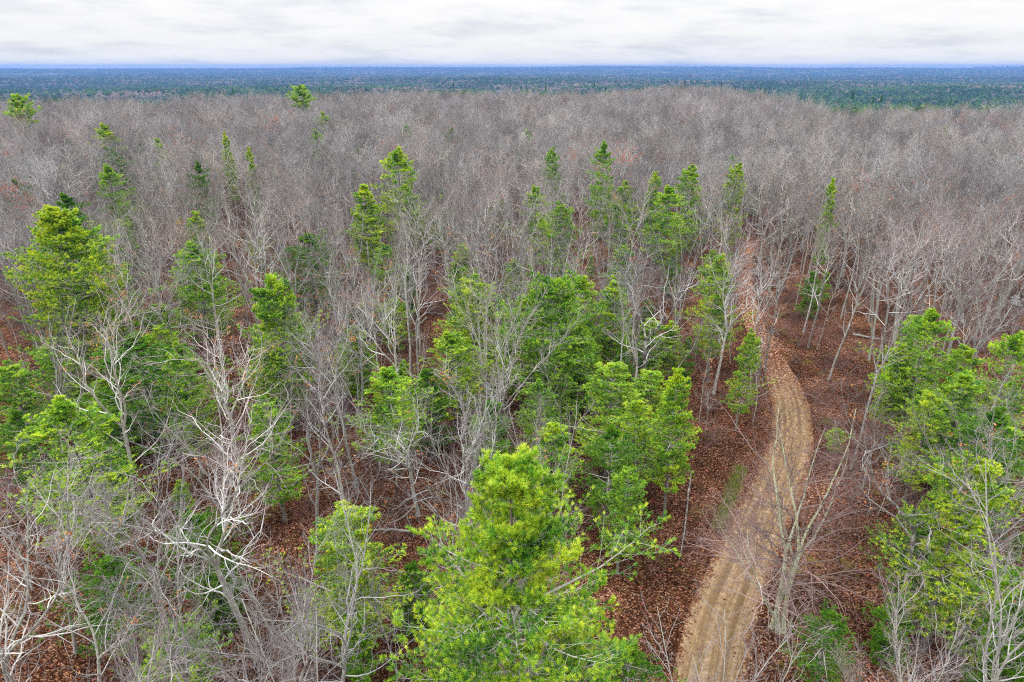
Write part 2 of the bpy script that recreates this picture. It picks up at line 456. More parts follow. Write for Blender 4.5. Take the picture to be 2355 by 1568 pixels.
def build_track():
    d = norm(np.stack([np.gradient(tx), np.gradient(ty)], 1))
    nrm = np.stack([d[:, 1], -d[:, 0]], 1)
    u = np.linspace(-1, 1, 41)
    half = tw[:, None] / 2 * 1.25
    X = tx[:, None] + nrm[:, 0:1] * u[None] * half
    Y = ty[:, None] + nrm[:, 1:2] * u[None] * half
    lat = u[None] * half
    rut = 0
    for c, dep in ((-.95, .05), (-.35, .03), (.35, .035), (.95, .05)):
        rut = rut - dep * np.exp(-((lat - c) / .14) ** 2)
    Z = ground(X, Y) + .03 + rut * .5 * np.clip((1.3 - np.abs(lat)) / .3, 0, 1) + .015 * vnoise(X, Y, .5, 9)
    Z = np.maximum(Z, ground(X, Y) + .004)
    V = np.stack([X, Y, Z], -1).reshape(-1, 3)
    n, k = X.shape
    idx = np.arange(n * k).reshape(n, k)
    F = np.stack([idx[:-1, :-1], idx[:-1, 1:], idx[1:, 1:], idx[1:, :-1]], -1).reshape(-1, 4)
    A = np.repeat(u[None], n, 0).ravel() * 1.35
    B = np.repeat(tt[:, None], k, 1).ravel()
    m, g = new_mat('sandy_track')
    a_ = g.n('ShaderNodeAttribute', attribute_name='a').outputs['Fac']
    b_ = g.n('ShaderNodeAttribute', attribute_name='b').outputs['Fac']
    pos = g.n('ShaderNodeNewGeometry').outputs['Position']
    sand_n = g.n('ShaderNodeTexNoise', i={'Vector': pos, 'Scale': 2.2, 'Detail': 8., 'Roughness': .75})
    sand = g.ramp(sand_n.outputs[0], [(.3, (.135, .090, .052)), (.5, (.235, .160, .094)), (.7, (.37, .27, .17))])
    # wheel ruts: long streaks of darker soil
    sv = g.n('ShaderNodeCombineXYZ', i={0: g.math('MULTIPLY', a_, 2.6), 1: g.math('MULTIPLY', b_, .035), 2: 0.})
    st = g.n('ShaderNodeTexNoise', i={'Vector': sv.outputs[0], 'Scale': 1.6, 'Detail': 3., 'Roughness': .6})
    sf = g.ramp(st.outputs[0], [(.40, 1.0), (.56, 0.)])
    sv2 = g.n('ShaderNodeCombineXYZ', i={0: g.math('MULTIPLY', a_, 7.), 1: g.math('MULTIPLY', b_, .12), 2: 0.})
    st2 = g.n('ShaderNodeTexNoise', i={'Vector': sv2.outputs[0], 'Scale': 1.2, 'Detail': 3., 'Roughness': .7})
    sf2 = g.ramp(st2.outputs[0], [(.36, 1.0), (.5, 0.)])
    col = g.mix(g.math('MULTIPLY', sf, .7), sand, (.125, .080, .034))
    col = g.mix(g.math('MULTIPLY', sf2, .35), col, (.105, .068, .032))
    # the two wheel ruts, darker than the sand
    rd = g.math('ABSOLUTE', g.math('SUBTRACT', g.math('ABSOLUTE', g.math('ADD', a_, g.math('MULTIPLY', g.math('SUBTRACT', sand_n.outputs[0], .5), .12))), .50))
    rw = g.math('MULTIPLY', g.math('SUBTRACT', .17, rd), 9., clamp=True)
    rb = g.n('ShaderNodeTexNoise', i={'Vector': pos, 'Scale': .35, 'Detail': 3.})
    col = g.mix(g.math('MULTIPLY', rw, g.math('MULTIPLY', rb.outputs[0], 1.05)), col, (.10, .066, .034))
    # gravel
    gv = g.n('ShaderNodeTexVoronoi', i={'Vector': pos, 'Scale': 13.})
    gs = g.n('ShaderNodeSeparateColor', i={0: gv.outputs['Color']})
    col = g.mix(.2, col, g.mix(1., col, g.ramp(gs.outputs[0], [(0, (.35, .33, .3)), (.6, (1, 1, 1)), (1, (1.9, 1.85, 1.8))]), 'MULTIPLY'))
    # leaves drift over the edges and cover the far part
    vo = g.n('ShaderNodeTexVoronoi', i={'Vector': pos, 'Scale': 9.5})
    sp = g.n('ShaderNodeSeparateColor', i={0: vo.outputs['Color']})
    leaf = g.ramp(sp.outputs[0], LITTER)
    en = g.n('ShaderNodeTexNoise', i={'Vector': pos, 'Scale': .9, 'Detail': 6., 'Roughness': .75})
    edge_f = g.math('SUBTRACT', g.math('ABSOLUTE', a_), g.math('ADD', .98, g.math('MULTIPLY', g.math('SUBTRACT', en.outputs[0], .5), 2.0)))
    edge_f = g.math('MULTIPLY', edge_f, 3.5, clamp=True)
    far_f = g.math('MULTIPLY', g.math('SUBTRACT', b_, 41.), .06, clamp=True)
    cov = g.math('ADD', edge_f, g.math('MULTIPLY', far_f, 1.15))
    cov = g.math('ADD', cov, g.math('MULTIPLY', g.math('SUBTRACT', en.outputs[0], .52), .8))
    leaf = g.mix(.5, leaf, (.15, .070, .040))
    leaf = g.mix(g.math('MULTIPLY', far_f, .7), leaf, g.mix(1., g.ramp(sp.outputs[0], LITTER), (1.7, 1.6, 1.7), 'MULTIPLY'))
    isleaf = g.math('GREATER_THAN', g.math('MULTIPLY', cov, 1.0), sp.outputs[1])
    col = g.mix(isleaf, col, leaf)
    hb = g.math('ADD', g.math('MULTIPLY', sand_n.outputs[0], .6), g.math('MULTIPLY', st2.outputs[0], .8))
    bp = g.n('ShaderNodeBump', i={'Height': hb, 'Strength': .5, 'Distance': .06})
    dd = g.n('ShaderNodeBsdfDiffuse', i={'Color': col, 'Roughness': .7, 'Normal': bp.outputs[0]})
    g.n('ShaderNodeOutputMaterial', i={'Surface': dd})
    o = link('dirt_track', make_mesh('dirt_track', [(V, F, A, B)], m, True))
    tag(o, 'sandy dirt track with wheel ruts curving through the forest', 'dirt track', kind='structure')


build_track()


# ------------------------------------------------------------------ bare trees
def bare_tree(seed, H=17.0, r=.17, fork=.5, leaders=3, limbs=7, l1=.24, spread=.9, k2=6, k3=5, k4=2, wander=.16,
              twig=.0075, mats=(M_OAK, M_TWIG), leaf_clumps=0, leaf_mat=None, lowlimbs=3, crown_up=.07, clump_leaves=9, droop=0.0):
    rng = np.random.default_rng(seed)
    z = np.zeros(1)
    P0, R0 = grow(rng, np.array([[0, 0, -.3]]), np.array([[0, 0, 1.]]), z + H * fork, z + r * .85, z + r * .62, 9, .045, .10)
    R0[:, 0] *= 1.5; R0[:, 1] *= 1.1
    end, T = P0[0, -1], norm(P0[0, -1] - P0[0, -2])
    # leaders
    azs = rng.uniform(0, 2 * PI) + np.arange(leaders) * 2 * PI / leaders + rng.normal(0, .3, leaders)
    an = np.clip(rng.normal(.36 * spread, .12, leaders), .08, .8)
    if leaders == 1: an[:] = .06
    D = np.stack([np.cos(azs) * np.sin(an), np.sin(azs) * np.sin(an), np.cos(an)], 1) + T * .3
    Ll = H * (1 - fork) * rng.uniform(.82, 1.05, leaders)
    Ll[0] = H * (1 - fork) * 1.04
    PL, RL = grow(rng, np.repeat(end[None], leaders, 0), D, Ll, np.full(leaders, r * (.62 if leaders == 1 else .46)), np.full(leaders, .016), 10, wander * .75, crown_up)
    # limbs
    s, d, l, rr, t = spawn(rng, PL, RL, Ll / (1 - fork) * l1 * 1.0, limbs, .06, .92, .78 * spread, .18, 1., .62, .3, .45)
    P1, R1 = grow(rng, s, d, l * 1.05, np.minimum(rr, r * .26), np.full(len(l), .011), 8, wander, crown_up * 1.2 - droop)
    if lowlimbs:
        s, d, l, rr, t = spawn(rng, P0, R0, np.full(1, H * l1), lowlimbs, .62, .98, 1.0, .15, 1.25, .42, .3, .2)
        Pa, Ra = grow(rng, s, d, l, np.minimum(rr, r * .26), np.full(len(l), .011), 8, wander, crown_up * 1.2 - droop)
        P1, R1 = np.concatenate([P1, Pa]), np.concatenate([R1, Ra])
    L1 = np.linalg.norm(np.diff(P1, axis=1), axis=2).sum(1)
    # branches
    s, d, l, rr, t = spawn(rng, P1, R1, L1, k2, .16, 1., .78, .2, .62, .66, .35, .55)
    P2, R2 = grow(rng, s, d, l, np.maximum(rr, twig * 1.5), np.full(len(l), twig), 6, wander * 1.15, crown_up - droop)
    # tips of the leaders carry branches too
    s, d, l, rr, t = spawn(rng, PL, RL, Ll, k2 + 3, .5, 1., .6, .2, .26, .5, .3, .4)
    Pb, Rb = grow(rng, s, d, l, np.maximum(rr, twig * 1.5), np.full(len(l), twig), 6, wander * 1.1, crown_up)
    P2, R2 = np.concatenate([P2, Pb]), np.concatenate([R2, Rb])
    L2 = np.linalg.norm(np.diff(P2, axis=1), axis=2).sum(1)
    s, d, l, rr, t = spawn(rng, P2, R2, L2, k3, .15, 1., .75, .22, .62, .7, .35, .5)
    P3, R3 = grow(rng, s, d, np.maximum(l, .25), np.maximum(rr, twig), np.full(len(l), twig * .6), 4, wander * 1.2, crown_up * .8 - droop)
    L3 = np.linalg.norm(np.diff(P3, axis=1), axis=2).sum(1)
    parts_t = [tubes(P0, R0, 9), tubes(PL, RL, 7)]
    parts_c = [tubes(P1, R1, 5), tubes(P2, R2, 4), tubes(P3, R3, 3)]
    if k4:
        s, d, l, rr, t = spawn(rng, P3, R3, L3, k4, .3, 1., .7, .2, .62, .8, .3, .4)
        P4, R4 = grow(rng, s, d, np.maximum(l, .16), np.full(len(l), twig * .75), np.full(len(l), twig * .45), 3, wander, 0.04 - droop)
        parts_c.append(tubes(P4, R4, 3))
    # attribute b: a value that differs from limb to limb
    out = []
    for (V, F, rad) in parts_c:
        out.append((V, F, rad, .5 + .5 * vnoise(V[:, 0] + 50, V[:, 1] + V[:, 2] * .7 + 50, 1.3, seed % 50)))
    trunk = make_mesh('bare_trunk', [(p[0], p[1], p[2]) for p in parts_t], mats[0], True)
    crown = make_mesh('bare_crown', out, mats[1])
    leaves = None
    if leaf_clumps:
        tips = P3[rng.integers(0, len(P3), leaf_clumps), -1]
        n = leaf_clumps * clump_leaves
        c = np.repeat(tips, clump_leaves, 0) + rng.normal(0, .16, (n, 3))
        leaves = leaf_mesh(rng, c, .075, leaf_mat or M_ORANGE)
    return trunk, crown, leaves


def leaf_mesh(rng, c, size, mat):
    n = len(c)
    u = norm(rng.normal(0, 1, (n, 3))); v = norm(np.cross(u, rng.normal(0, 1, (n, 3)))); nn = np.cross(u, v)
    s = size * rng.uniform(.6, 1.3, (n, 1))
    V = np.stack([c - u * s, c + v * s * .55 + nn * s * .2, c + u * s, c - v * s * .55 + nn * s * .2], 1).reshape(-1, 3)
    F = np.arange(n * 4).reshape(n, 4)
    return make_mesh('dead_leaves', [(V, F, np.repeat(rng.uniform(0, 1, n), 4))], mat)


# ------------------------------------------------------------------ pines
def pine(seed, H=18.0, base=.25, Rmax=2.6, r=.2, gap=.55, nb=5, ksub=9, kss=2, ntuft=3, K=8, nl=.2, nw=.05, top_pow=.8,
         needle_mat=M_NEEDLE, layered=.25, top_up=.9, sparse=0.0, spread_t=.5, low_taper=.35, lean_leader=0):
    rng = np.random.default_rng(seed)
    z = np.zeros(1)
    PT, RT = grow(rng, np.array([[0, 0, -.3]]), np.array([[0, 0, 1.]]), z + H + .3, z + r, z + .012, 16, .018, .06)
    RT[:, 0] *= 1.35
    PT[0, :, :2] -= PT[0, -1:, :2] * np.clip(PT[0, :, 2:] / H, 0, 1)
    zs = np.arange(H * base, H - .25, gap)
    zs = zs + rng.normal(0, .16, len(zs))
    S, D, L, R = [], [], [], []
    for zi in zs:
        dep = H - zi
        f = dep / (H * (1 - base))
        prof = min(1., (dep / (H * .42)) ** top_pow) * (1 - low_taper * max(0, (f - .7) / .3))
        wl = 1 + layered * rng.normal()
        n = nb + rng.integers(-1, 2)
        a0 = rng.uniform(0, 2 * PI)
        ft = zi / H * 15.0
        k = min(int(ft), 14)
        c = PT[0, k] * (1 - (ft - k)) + PT[0, k + 1] * (ft - k)
        for j in range(n):
            if rng.uniform() < sparse: continue
            a = a0 + j * 2 * PI / n + rng.normal(0, .22)
            e = .12 + top_up * math.exp(-dep / 1.6) - .12 * f + rng.normal(0, .08)
            S.append([c[0], c[1], min(zi + rng.normal(0, .2), H)])
            D.append([math.cos(a) * math.cos(e), math.sin(a) * math.cos(e), math.sin(e)])
            L.append(max(.3, Rmax * prof * max(.45, wl) * (rng.uniform(.62, 1.15) if rng.uniform() < .82 else rng.uniform(1.1, 1.3))))
            R.append(1)
    S, D, L = np.array(S), np.array(D), np.array(L)
    r0 = .010 + .011 * L
    P1, R1 = grow(rng, S, D, L, r0, np.full(len(L), .006), 8, .06, .06)
    # side branches lie flat, as a pine's do
    def flat(P, Lp, k, t0, lf, angm):
        B, n, _ = P.shape
        t = t0 + (1 - t0) * (np.arange(k)[None] + rng.uniform(.1, .9, (B, k))) / k
        f = t * (n - 1); i = np.minimum(f.astype(int), n - 2); u = f - i; bi = np.arange(B)[:, None]
        pos = P[bi, i] * (1 - u)[..., None] + P[bi, i + 1] * u[..., None]
        T = norm(P[bi, i + 1] - P[bi, i])
        X = norm(np.cross(T, np.array([0, 0, 1.]) + rng.normal(0, .25, T.shape)))
        sgn = np.where((np.arange(k)[None] + rng.integers(0, 2, (B, 1))) % 2 == 0, 1., -1.)
        a = rng.normal(angm, .15, (B, k))
        d = T * np.cos(a)[..., None] + X * (sgn * np.sin(a))[..., None] + np.array([0, 0, 1.]) * rng.normal(.12, .12, (B, k))[..., None]
        l = Lp[:, None] * lf * (1.05 - .75 * t) * rng.uniform(.7, 1.25, (B, k))
        return pos.reshape(-1, 3), d.reshape(-1, 3), np.maximum(l.ravel(), .16), t.ravel()
    s, d, l, t = flat(P1, L, ksub, .22, .55, .85)
    P2, R2 = grow(rng, s, d, l, np.full(len(l), .008), np.full(len(l), .004), 5, .09, .05)
    s, d, l3, t = flat(P2, l, kss, .25, .6, .75)
    P3, R3 = grow(rng, s, d, l3, np.full(len(l3), .005), np.full(len(l3), .003), 3, .09, .07)
    tp, td, tv = [], [], []
    for P, lo, nt, w_ in ((P1, .35, ntuft + 3, .0), (P2, .3, ntuft, .0), (P3, .25, max(1, ntuft - 1), .0)):
        B, n, _ = P.shape
        for q in range(nt):
            tq = lo + (1 - lo) * (q + 1) / nt
            tq = np.clip(tq + rng.normal(0, .05, B), 0, 1) if q < nt - 1 else np.ones(B)
            f = tq * (n - 1); i = np.minimum(f.astype(int), n - 2); u = (f - i)[:, None]; bi = np.arange(B)
            tp.append(P[bi, i] * (1 - u) + P[bi, i + 1] * u)
            td.append(norm(norm(P[bi, i + 1] - P[bi, i]) + np.array([0, 0, .35])))
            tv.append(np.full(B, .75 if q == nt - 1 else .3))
    tp, td, tv = np.concatenate(tp), np.concatenate(td), np.concatenate(tv)
    n = len(tp)
    # needles of a tuft: slim triangles spraying forward from the twig
    d = np.repeat(td, K, 0) + rng.normal(0, spread_t, (n * K, 3))
    d = norm(d)
    c = np.repeat(tp, K, 0) + rng.normal(0, nl * .12, (n * K, 3))
    side = norm(np.cross(d, rng.normal(0, 1, (n * K, 3))))
    ln = nl * rng.uniform(.7, 1.2, (n * K, 1))
    V = np.stack([c - side * nw * .5, c + side * nw * .5, c + d * ln], 1).reshape(-1, 3)
    F = np.arange(n * K * 3).reshape(-1, 3)
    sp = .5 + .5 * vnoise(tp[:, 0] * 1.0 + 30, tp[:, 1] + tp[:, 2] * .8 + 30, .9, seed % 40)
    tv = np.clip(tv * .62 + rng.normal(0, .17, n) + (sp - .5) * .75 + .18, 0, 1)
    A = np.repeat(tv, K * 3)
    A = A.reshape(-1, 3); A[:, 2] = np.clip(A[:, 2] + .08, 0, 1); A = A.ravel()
    trunk = make_mesh('pine_trunk', [tubes(PT, RT, 9)[:2]], M_PINEBARK, True)
    bough = make_mesh('pine_boughs', [tubes(P1, R1, 4)[:2], tubes(P2, R2, 3)[:2]] + ([tubes(P3, R3, 3)[:2]] if H < 0 or K > 12 else []), M_BOUGH)
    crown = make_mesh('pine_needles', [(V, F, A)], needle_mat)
    return trunk, bough, crown


# variants: (trunk, crown, leaves, native height)
BARE = [(bare_tree(100 + i, 17, rng_r, fork, ld, lb, l1, sp, k2 - 1, 4, 1, wd, leaf_clumps=lc), 17.) for i, (rng_r, fork, ld, lb, l1, sp, k2, wd, lc) in enumerate([
    (.17, .48, 3, 7, .24, .9, 6, .17, 0), (.15, .55, 2, 8, .22, .85, 6, .15, 22), (.20, .42, 4, 6, .24, 1., 6, .19, 0), (.14, .60, 2, 7, .20, .8, 6, .14, 0),
    (.13, .52, 1, 16, .19, .8, 6, .12, 14), (.18, .46, 3, 7, .27, 1.05, 6, .2, 34), (.12, .58, 1, 14, .16, .75, 5, .12, 0), (.16, .50, 2, 9, .25, .95, 6, .18, 0),
    (.22, .40, 4, 7, .26, 1.1, 6, .22, 10), (.14, .56, 3, 5, .2, .7, 7, .14, 0)])]
STEMS = [(bare_tree(250 + i, 16, r_, fk, ld, lb, l1, .62, 5, 3, 1, wd, mats=(mt, M_TWIG if i % 2 else M_TWIGPALE), twig=.0065, crown_up=.1), 16.) for i, (r_, fk, ld, lb, l1, wd, mt) in enumerate([
    (.11, .30, 5, 7, .16, .13, M_PALE), (.10, .36, 4, 8, .15, .14, M_OAK), (.12, .26, 6, 6, .15, .12, M_PALE), (.09, .42, 3, 9, .17, .13, M_OAK)])]
PALE = [(bare_tree(200 + i, 17, r_, fk, ld, lb, l1, sp, 5, 3, 1, wd, mats=(M_PALE, M_TWIGPALE), twig=.007), 17.) for i, (r_, fk, ld, lb, l1, sp, wd) in enumerate([
    (.14, .45, 4, 6, .2, .85, .17), (.13, .40, 3, 7, .22, .95, .19), (.15, .38, 5, 5, .22, 1.05, .2)])]
DARK = [(bare_tree(300 + i, 17, .20, fk, ld, 7, .26, 1.05, 5, 4, 1, .21, mats=(M_DARKOAK, M_TWIG), leaf_clumps=20), 17.) for i, (fk, ld) in enumerate([(.45, 3), (.5, 2)])]
RED = [(bare_tree(350, 15, .13, .5, 2, 8, .22, .85, 6, 5, 2, .15, leaf_clumps=330, leaf_mat=M_REDLEAF, clump_leaves=10), 15.)]
SAPL = [(bare_tree(400 + i, 7, .045, .42, 1, 11, .2, .8, 4, 3, 0, .12, twig=.006, mats=(M_OAK, M_TWIG), lowlimbs=2, leaf_clumps=lc), 7.) for i, lc in enumerate([0, 9, 0])]
PINE = [(pine(500, 18, .2, 2.8, .2, .52, 5, K=9, layered=.3, sparse=.05, top_pow=.6), 18.), (pine(501, 18, .2, 2.7, .2, .55, 5, K=9, layered=.4, sparse=.1, top_pow=.6), 18.), (pine(502, 18, .25, 2.4, .18, .52, 5, K=9, layered=.3, sparse=.05, top_pow=.65, top_up=1.0), 18.)]
PINE_D = [(pine(510, 18, .25, 2.9, .2, .62, 5, K=8, sparse=.1, needle_mat=M_NEEDLE_D, layered=.35), 18.)]
YPINE = [(pine(520, 8, .08, 1.7, .08, .42, 5, 7, 2, 3, 8, .18, .045, needle_mat=M_NEEDLE_D), 8.), (pine(521, 8, .05, 1.9, .08, .5, 4, 7, 2, 3, 8, .18, .045, layered=.35), 8.),  # first one takes the dark needles: shade of low growth put into colour
         (pine(522, 8, .1, 1.3, .07, .45, 4, 6, 2, 3, 8, .18, .045, sparse=.15), 8.)]

BIG = [(pine(540, 20, .13, 4.4, .24, .5, 6, 10, 2, 4, 10, .2, .05, .75, layered=.3, sparse=.05), 20.),
       (pine(541, 15, .12, 3.0, .18, .46, 6, 9, 2, 4, 10, .2, .05, .6, M_NEEDLE_Y, layered=.25), 15.),
       (pine(542, 14, .25, 4.4, .2, .6, 6, 10, 2, 4, 10, .2, .05, .5, layered=.35), 14.)]
RNG = np.random.default_rng(7)
LANDMARKS = []      # (name used in labels, projected x, y, distance)
ALL = []            # (object, kind, x, y, H)


def set_pose(o, x, y, H, native, spin, tiltv=(0, 0), wide=1.0):
    s = H / native
    tv = Vector((tiltv[0], tiltv[1], H)).normalized()
    q = Vector((0, 0, 1)).rotation_difference(tv)
    o.rotation_mode = 'QUATERNION'
    o.rotation_quaternion = q @ Quaternion((0, 0, 1), spin)
    o.location = (x, y, float(ground(x, y)))
    o.scale = (s * wide, s * wide, s)


def add_bare(var, x, y, H, spin, tilt=(0, 0), wide=1.0, name='bare_tree', cat='tree', group='bare leafless trees of the forest', leaves=True):
    (tr, cr, lv), native = var
    o = bpy.data.objects.new(name, None); COL.objects.link(o)
    set_pose(o, x, y, H, native, spin, tilt, wide)
    link('trunk', tr, o); link('crown', cr, o)
    if lv is not None and leaves: link('dead_leaves', lv, o)
    tag(o, None, cat, group)
    return o


def add_pine(var, x, y, H, spin, wide=1.0, name='pine_tree', cat='pine tree', group='pines among the bare trees'):
    (tr, bo, cr), native = var
    o = bpy.data.objects.new(name, None); COL.objects.link(o)
    set_pose(o, x, y, H, native, spin, (RNG.normal(0, .02) * H, RNG.normal(0, .02) * H), wide)
    link('trunk', tr, o); link('boughs', bo, o); link('crown', cr, o)
    tag(o, None, cat, group)
    return o


def landmark(o, label, short, x, y, H):
    o['label'] = label
    px, py, f = project(x, y, H * .6)
    LANDMARKS.append((short, float(px), float(py), math.hypot(x, y)))


OCC = []            # occupied spots (x, y, radius)

# ------------------------------------------------------------------ the big pine in front
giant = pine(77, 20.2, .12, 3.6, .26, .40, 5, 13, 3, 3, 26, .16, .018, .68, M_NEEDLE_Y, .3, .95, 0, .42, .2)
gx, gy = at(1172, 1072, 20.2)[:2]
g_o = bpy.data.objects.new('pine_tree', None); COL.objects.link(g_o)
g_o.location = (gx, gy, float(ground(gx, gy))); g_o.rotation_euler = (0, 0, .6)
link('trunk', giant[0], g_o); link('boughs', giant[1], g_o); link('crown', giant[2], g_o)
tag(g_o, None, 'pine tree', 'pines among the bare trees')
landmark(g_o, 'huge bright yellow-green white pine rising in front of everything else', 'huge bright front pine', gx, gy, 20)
OCC.append((gx, gy, 4.5))

# ------------------------------------------------------------------ pines where the photograph has them: top px, py, height, crown width factor, variant, label, short name
PINES = [
    (120, 478, 20, 1.0, 'B0', 'tall yellow-green pine with two tops, fullest crown in the dark gap', 'tall two-topped pine'),
    (165, 498, 18.5, 1.6, 'P0', 'second top beside the tall two-topped pine, slightly lower and greener', 'lower twin pine'),
    (300, 770, 12, 1.9, 'D0', 'broad dark green pine below the tall two-topped pine', 'broad dark pine'),
    (405, 795, 12, .85, 'P0', 'narrow pointed light green pine with ragged sides beside a broad dark pine', 'narrow pointed pine'),
    (150, 925, 13, 1.25, 'P0', 'round-topped yellowish pine behind white branching treetops', 'round yellowish pine'),
    (45, 945, 10, .9, 'D0', 'small blue-green pine squeezed beside the round yellowish pine', 'small blue-green pine'),
    (638, 640, 15, .95, 'B1', 'pale lime pine standing alone beside a dark leafy gap', 'pale lime pine'),
    (615, 925, 10, 1.15, 'P1', 'soft green pine behind thin white branches, brown leaves beyond it', 'soft green pine'),
    (918, 342, 20, 1.5, 'P0', 'tallest slender pine with a bright yellow tip behind a pale trunk', 'tall yellow-tipped pine'),
    (838, 425, 16, 1.4, 'P2', 'bright conical pine one step shorter than the tall yellow-tipped pine', 'bright conical pine'),
    (1270, 650, 14, .95, 'B2', 'broad spreading pine with flat green layers behind a dark oak', 'broad layered pine'),
    (1200, 690, 12, 1.3, 'P0', 'green pine touching the broad layered pine behind the dark oak', 'pine behind the dark oak'),
    (1080, 640, 13, 1.3, 'P1', 'green pine with dead limbs across it next to the dark oak', 'pine with dead limbs'),
    (1060, 560, 13, 1.1, 'P2', 'yellowish pine half hidden by grey twigs behind the dark oak', 'half hidden yellowish pine'),
    (1130, 925, 8.5, 1.1, 'Y0', 'small dark spiky pine standing just behind the huge front pine', 'small dark spiky pine'),
    (1400, 980, 9.5, 1.0, 'D0', 'bushy green pine behind and beside the huge front pine', 'bushy pine'),
    (1435, 1085, 8, 1.0, 'P1', 'low green pine leaning over brown leaves near the huge front pine', 'low green pine'),
    (1560, 850, 12.5, .85, 'P2', 'fresh green pine with open layers next to the dirt track', 'fresh green track pine'),
    (1385, 330, 20, .85, 'P0', 'slender pine of the far side, first of the green line above the trail', 'slender trail pine'),
    (1432, 415, 15, 1.05, 'P2', 'lime pointed pine between two darker pines past the trail', 'lime pointed pine'),
    (1590, 385, 17, 1.1, 'P1', 'dark green full pine in the green patch beside the pale forked tree', 'full dark patch pine'),
    (1540, 430, 15, 1.3, 'P0', 'wide pine at the near edge of the green patch', 'wide patch pine'),
    (1500, 395, 16, .9, 'P2', 'thin pine at the back of the green patch', 'thin patch pine'),
    (1690, 378, 17, .9, 'P1', 'pine showing green through the pale forked tree', 'pine behind the pale forked tree'),
    (1920, 412, 17, .55, 'P2', 'very narrow yellow-green pine alone in grey trees past the track bend', 'very narrow pine'),
    (1660, 590, 14, .8, 'P0', 'slim pine at the edge of the leaf-covered far track', 'slim trackside pine'),
    (1722, 765, 10, .7, 'P1', 'loose green pine close to the inside of the track bend', 'bend pine'),
    (2140, 715, 13, .95, 'P0', 'bright green pine with dead grey limbs in front, past the track bend', 'bright limb-crossed pine'),
    (2080, 790, 10, 1.1, 'P2', 'smaller pine at the foot of the bright limb-crossed pine', 'smaller foot pine'),
    (2215, 800, 11, .95, 'P1', 'dark green pine under the curved pale limb', 'curved limb pine'),
    (2290, 940, 12, 1.1, 'D0', 'deep green pine at the frame edge below the brown clearing', 'deep green edge pine'),
    (2250, 1060, 13, 1.05, 'P1', 'wide green pine behind white twigs near the mossy snag', 'wide pine behind white twigs'),
    (2150, 1180, 8, 1.2, 'D0', 'low dark pine beneath the wide pine near the mossy snag', 'low dark pine'),
    (2340, 770, 13, .9, 'P0', 'pine bough tip entering beside the brown clearing', 'clearing pine'),
    (1925, 985, 2.6, 1.2, 'Y1', 'knee-high lone pine sapling on leaves between track and trunks', 'lone pine sapling'),
    (242, 380, 17, 1.1, 'P0', 'bright green pine top among far grey trees', 'far green pine top'),
    (452, 370, 17.5, .8, 'D0', 'dark ragged pine with orange leaves at its foot among grey trees', 'dark ragged pine'),
    (520, 308, 19, .65, 'P2', 'thin tall far pine near the red-leaved tree', 'thin far pine'),
    (575, 338, 17.5, .6, 'P2', 'short yellowish far pine just beyond the red-leaved tree', 'yellowish far pine'),
    (140, 450, 17, 1.1, 'D0', 'dark pine showing over the tall two-topped pine', 'dark pine behind the twins'),
    (710, 535, 13, 1.4, 'D0', 'dark dense pine in the shadow behind the pale lime pine', 'dark dense pine'),
    (455, 490, 15, .9, 'P2', 'thin blue-green pine behind grey branches', 'thin blue-green pine'),
    (440, 560, 14, 1.2, 'P0', 'mid green pine behind the double grey trunks', 'pine behind grey trunks'),
    (985, 850, 8, 1.15, 'Y0', 'young green pine beside the pale straight trunk', 'young pine by the straight trunk'),
    (1300, 470, 15, 1.0, 'P1', 'green pine left standing at the side of the red-leafed trail', 'trail side pine'),
    (1340, 640, 12, 1.2, 'P0', 'green pine closing the near end of the red-leafed trail', 'trail end pine'),
    (1420, 650, 12, 1.2, 'P2', 'green pine under bare limbs past the trail end', 'pine past the trail end'),
    (1230, 430, 15, 1.0, 'P0', 'green pine top with orange leaves beside it, far centre', 'far centre pine'),
    (1275, 345, 17.5, .8, 'P1', 'faint olive pine behind thin twigs far ahead', 'faint olive pine'),
    (240, 1290, 7, 1.5, 'D0', 'low shaded pine seen through tangled white branches', 'low shaded pine'),
    (400, 1440, 5, 1.5, 'Y1', 'dark low pine under the winding mossy trunk', 'dark low pine'),
    (490, 1290, 5, 1.3, 'Y0', 'small pine beneath the white fan-shaped tree', 'small pine beneath the fan'),
    (815, 1420, 5, 1.3, 'Y2', 'small pine among brown leaves between white branching stems', 'small pine among stems'),
    (440, 1180, 8, 1.3, 'D0', 'shaded green pine between the fan-shaped tree and the winding trunk', 'shaded pine'),
    (950, 1300, 5, 1.2, 'Y0', 'small hidden pine on the shaded side of the huge front pine', 'hidden small pine'),
    (1915, 1405, 6, 1.1, 'D0', 'dark green pine in leaves next to the foot of the clump', 'pine near the clump foot'),
    (1440, 1480, 7.5, 1.1, 'D0', 'dark pine tucked under the huge front pine boughs', 'tucked dark pine'),
]
PV = {'P0': PINE[0], 'P1': PINE[1], 'P2': PINE[2], 'D0': PINE_D[0], 'B0': BIG[0], 'B1': BIG[1], 'B2': BIG[2], 'Y0': YPINE[0], 'Y1': YPINE[1], 'Y2': YPINE[2]}
for px, py, H, wd, v, lab, short in PINES:
    x, y, _ = at(px, py, H)
    wv = wd * (18. / H if v[0] in 'PD' else 8. / H) * .78 * min(1.15, H / 14 + .15) if v[0] in 'PD' else wd
    o = add_pine(PV[v], x, y, H, RNG.uniform(0, 6), wv, 'pine_tree' if H > 6 else 'young_pine', 'pine tree' if H > 6 else 'young pine')
    landmark(o, lab, short, x, y, H)
    OCC.append((x, y, 1.8 if H > 6 else .8))

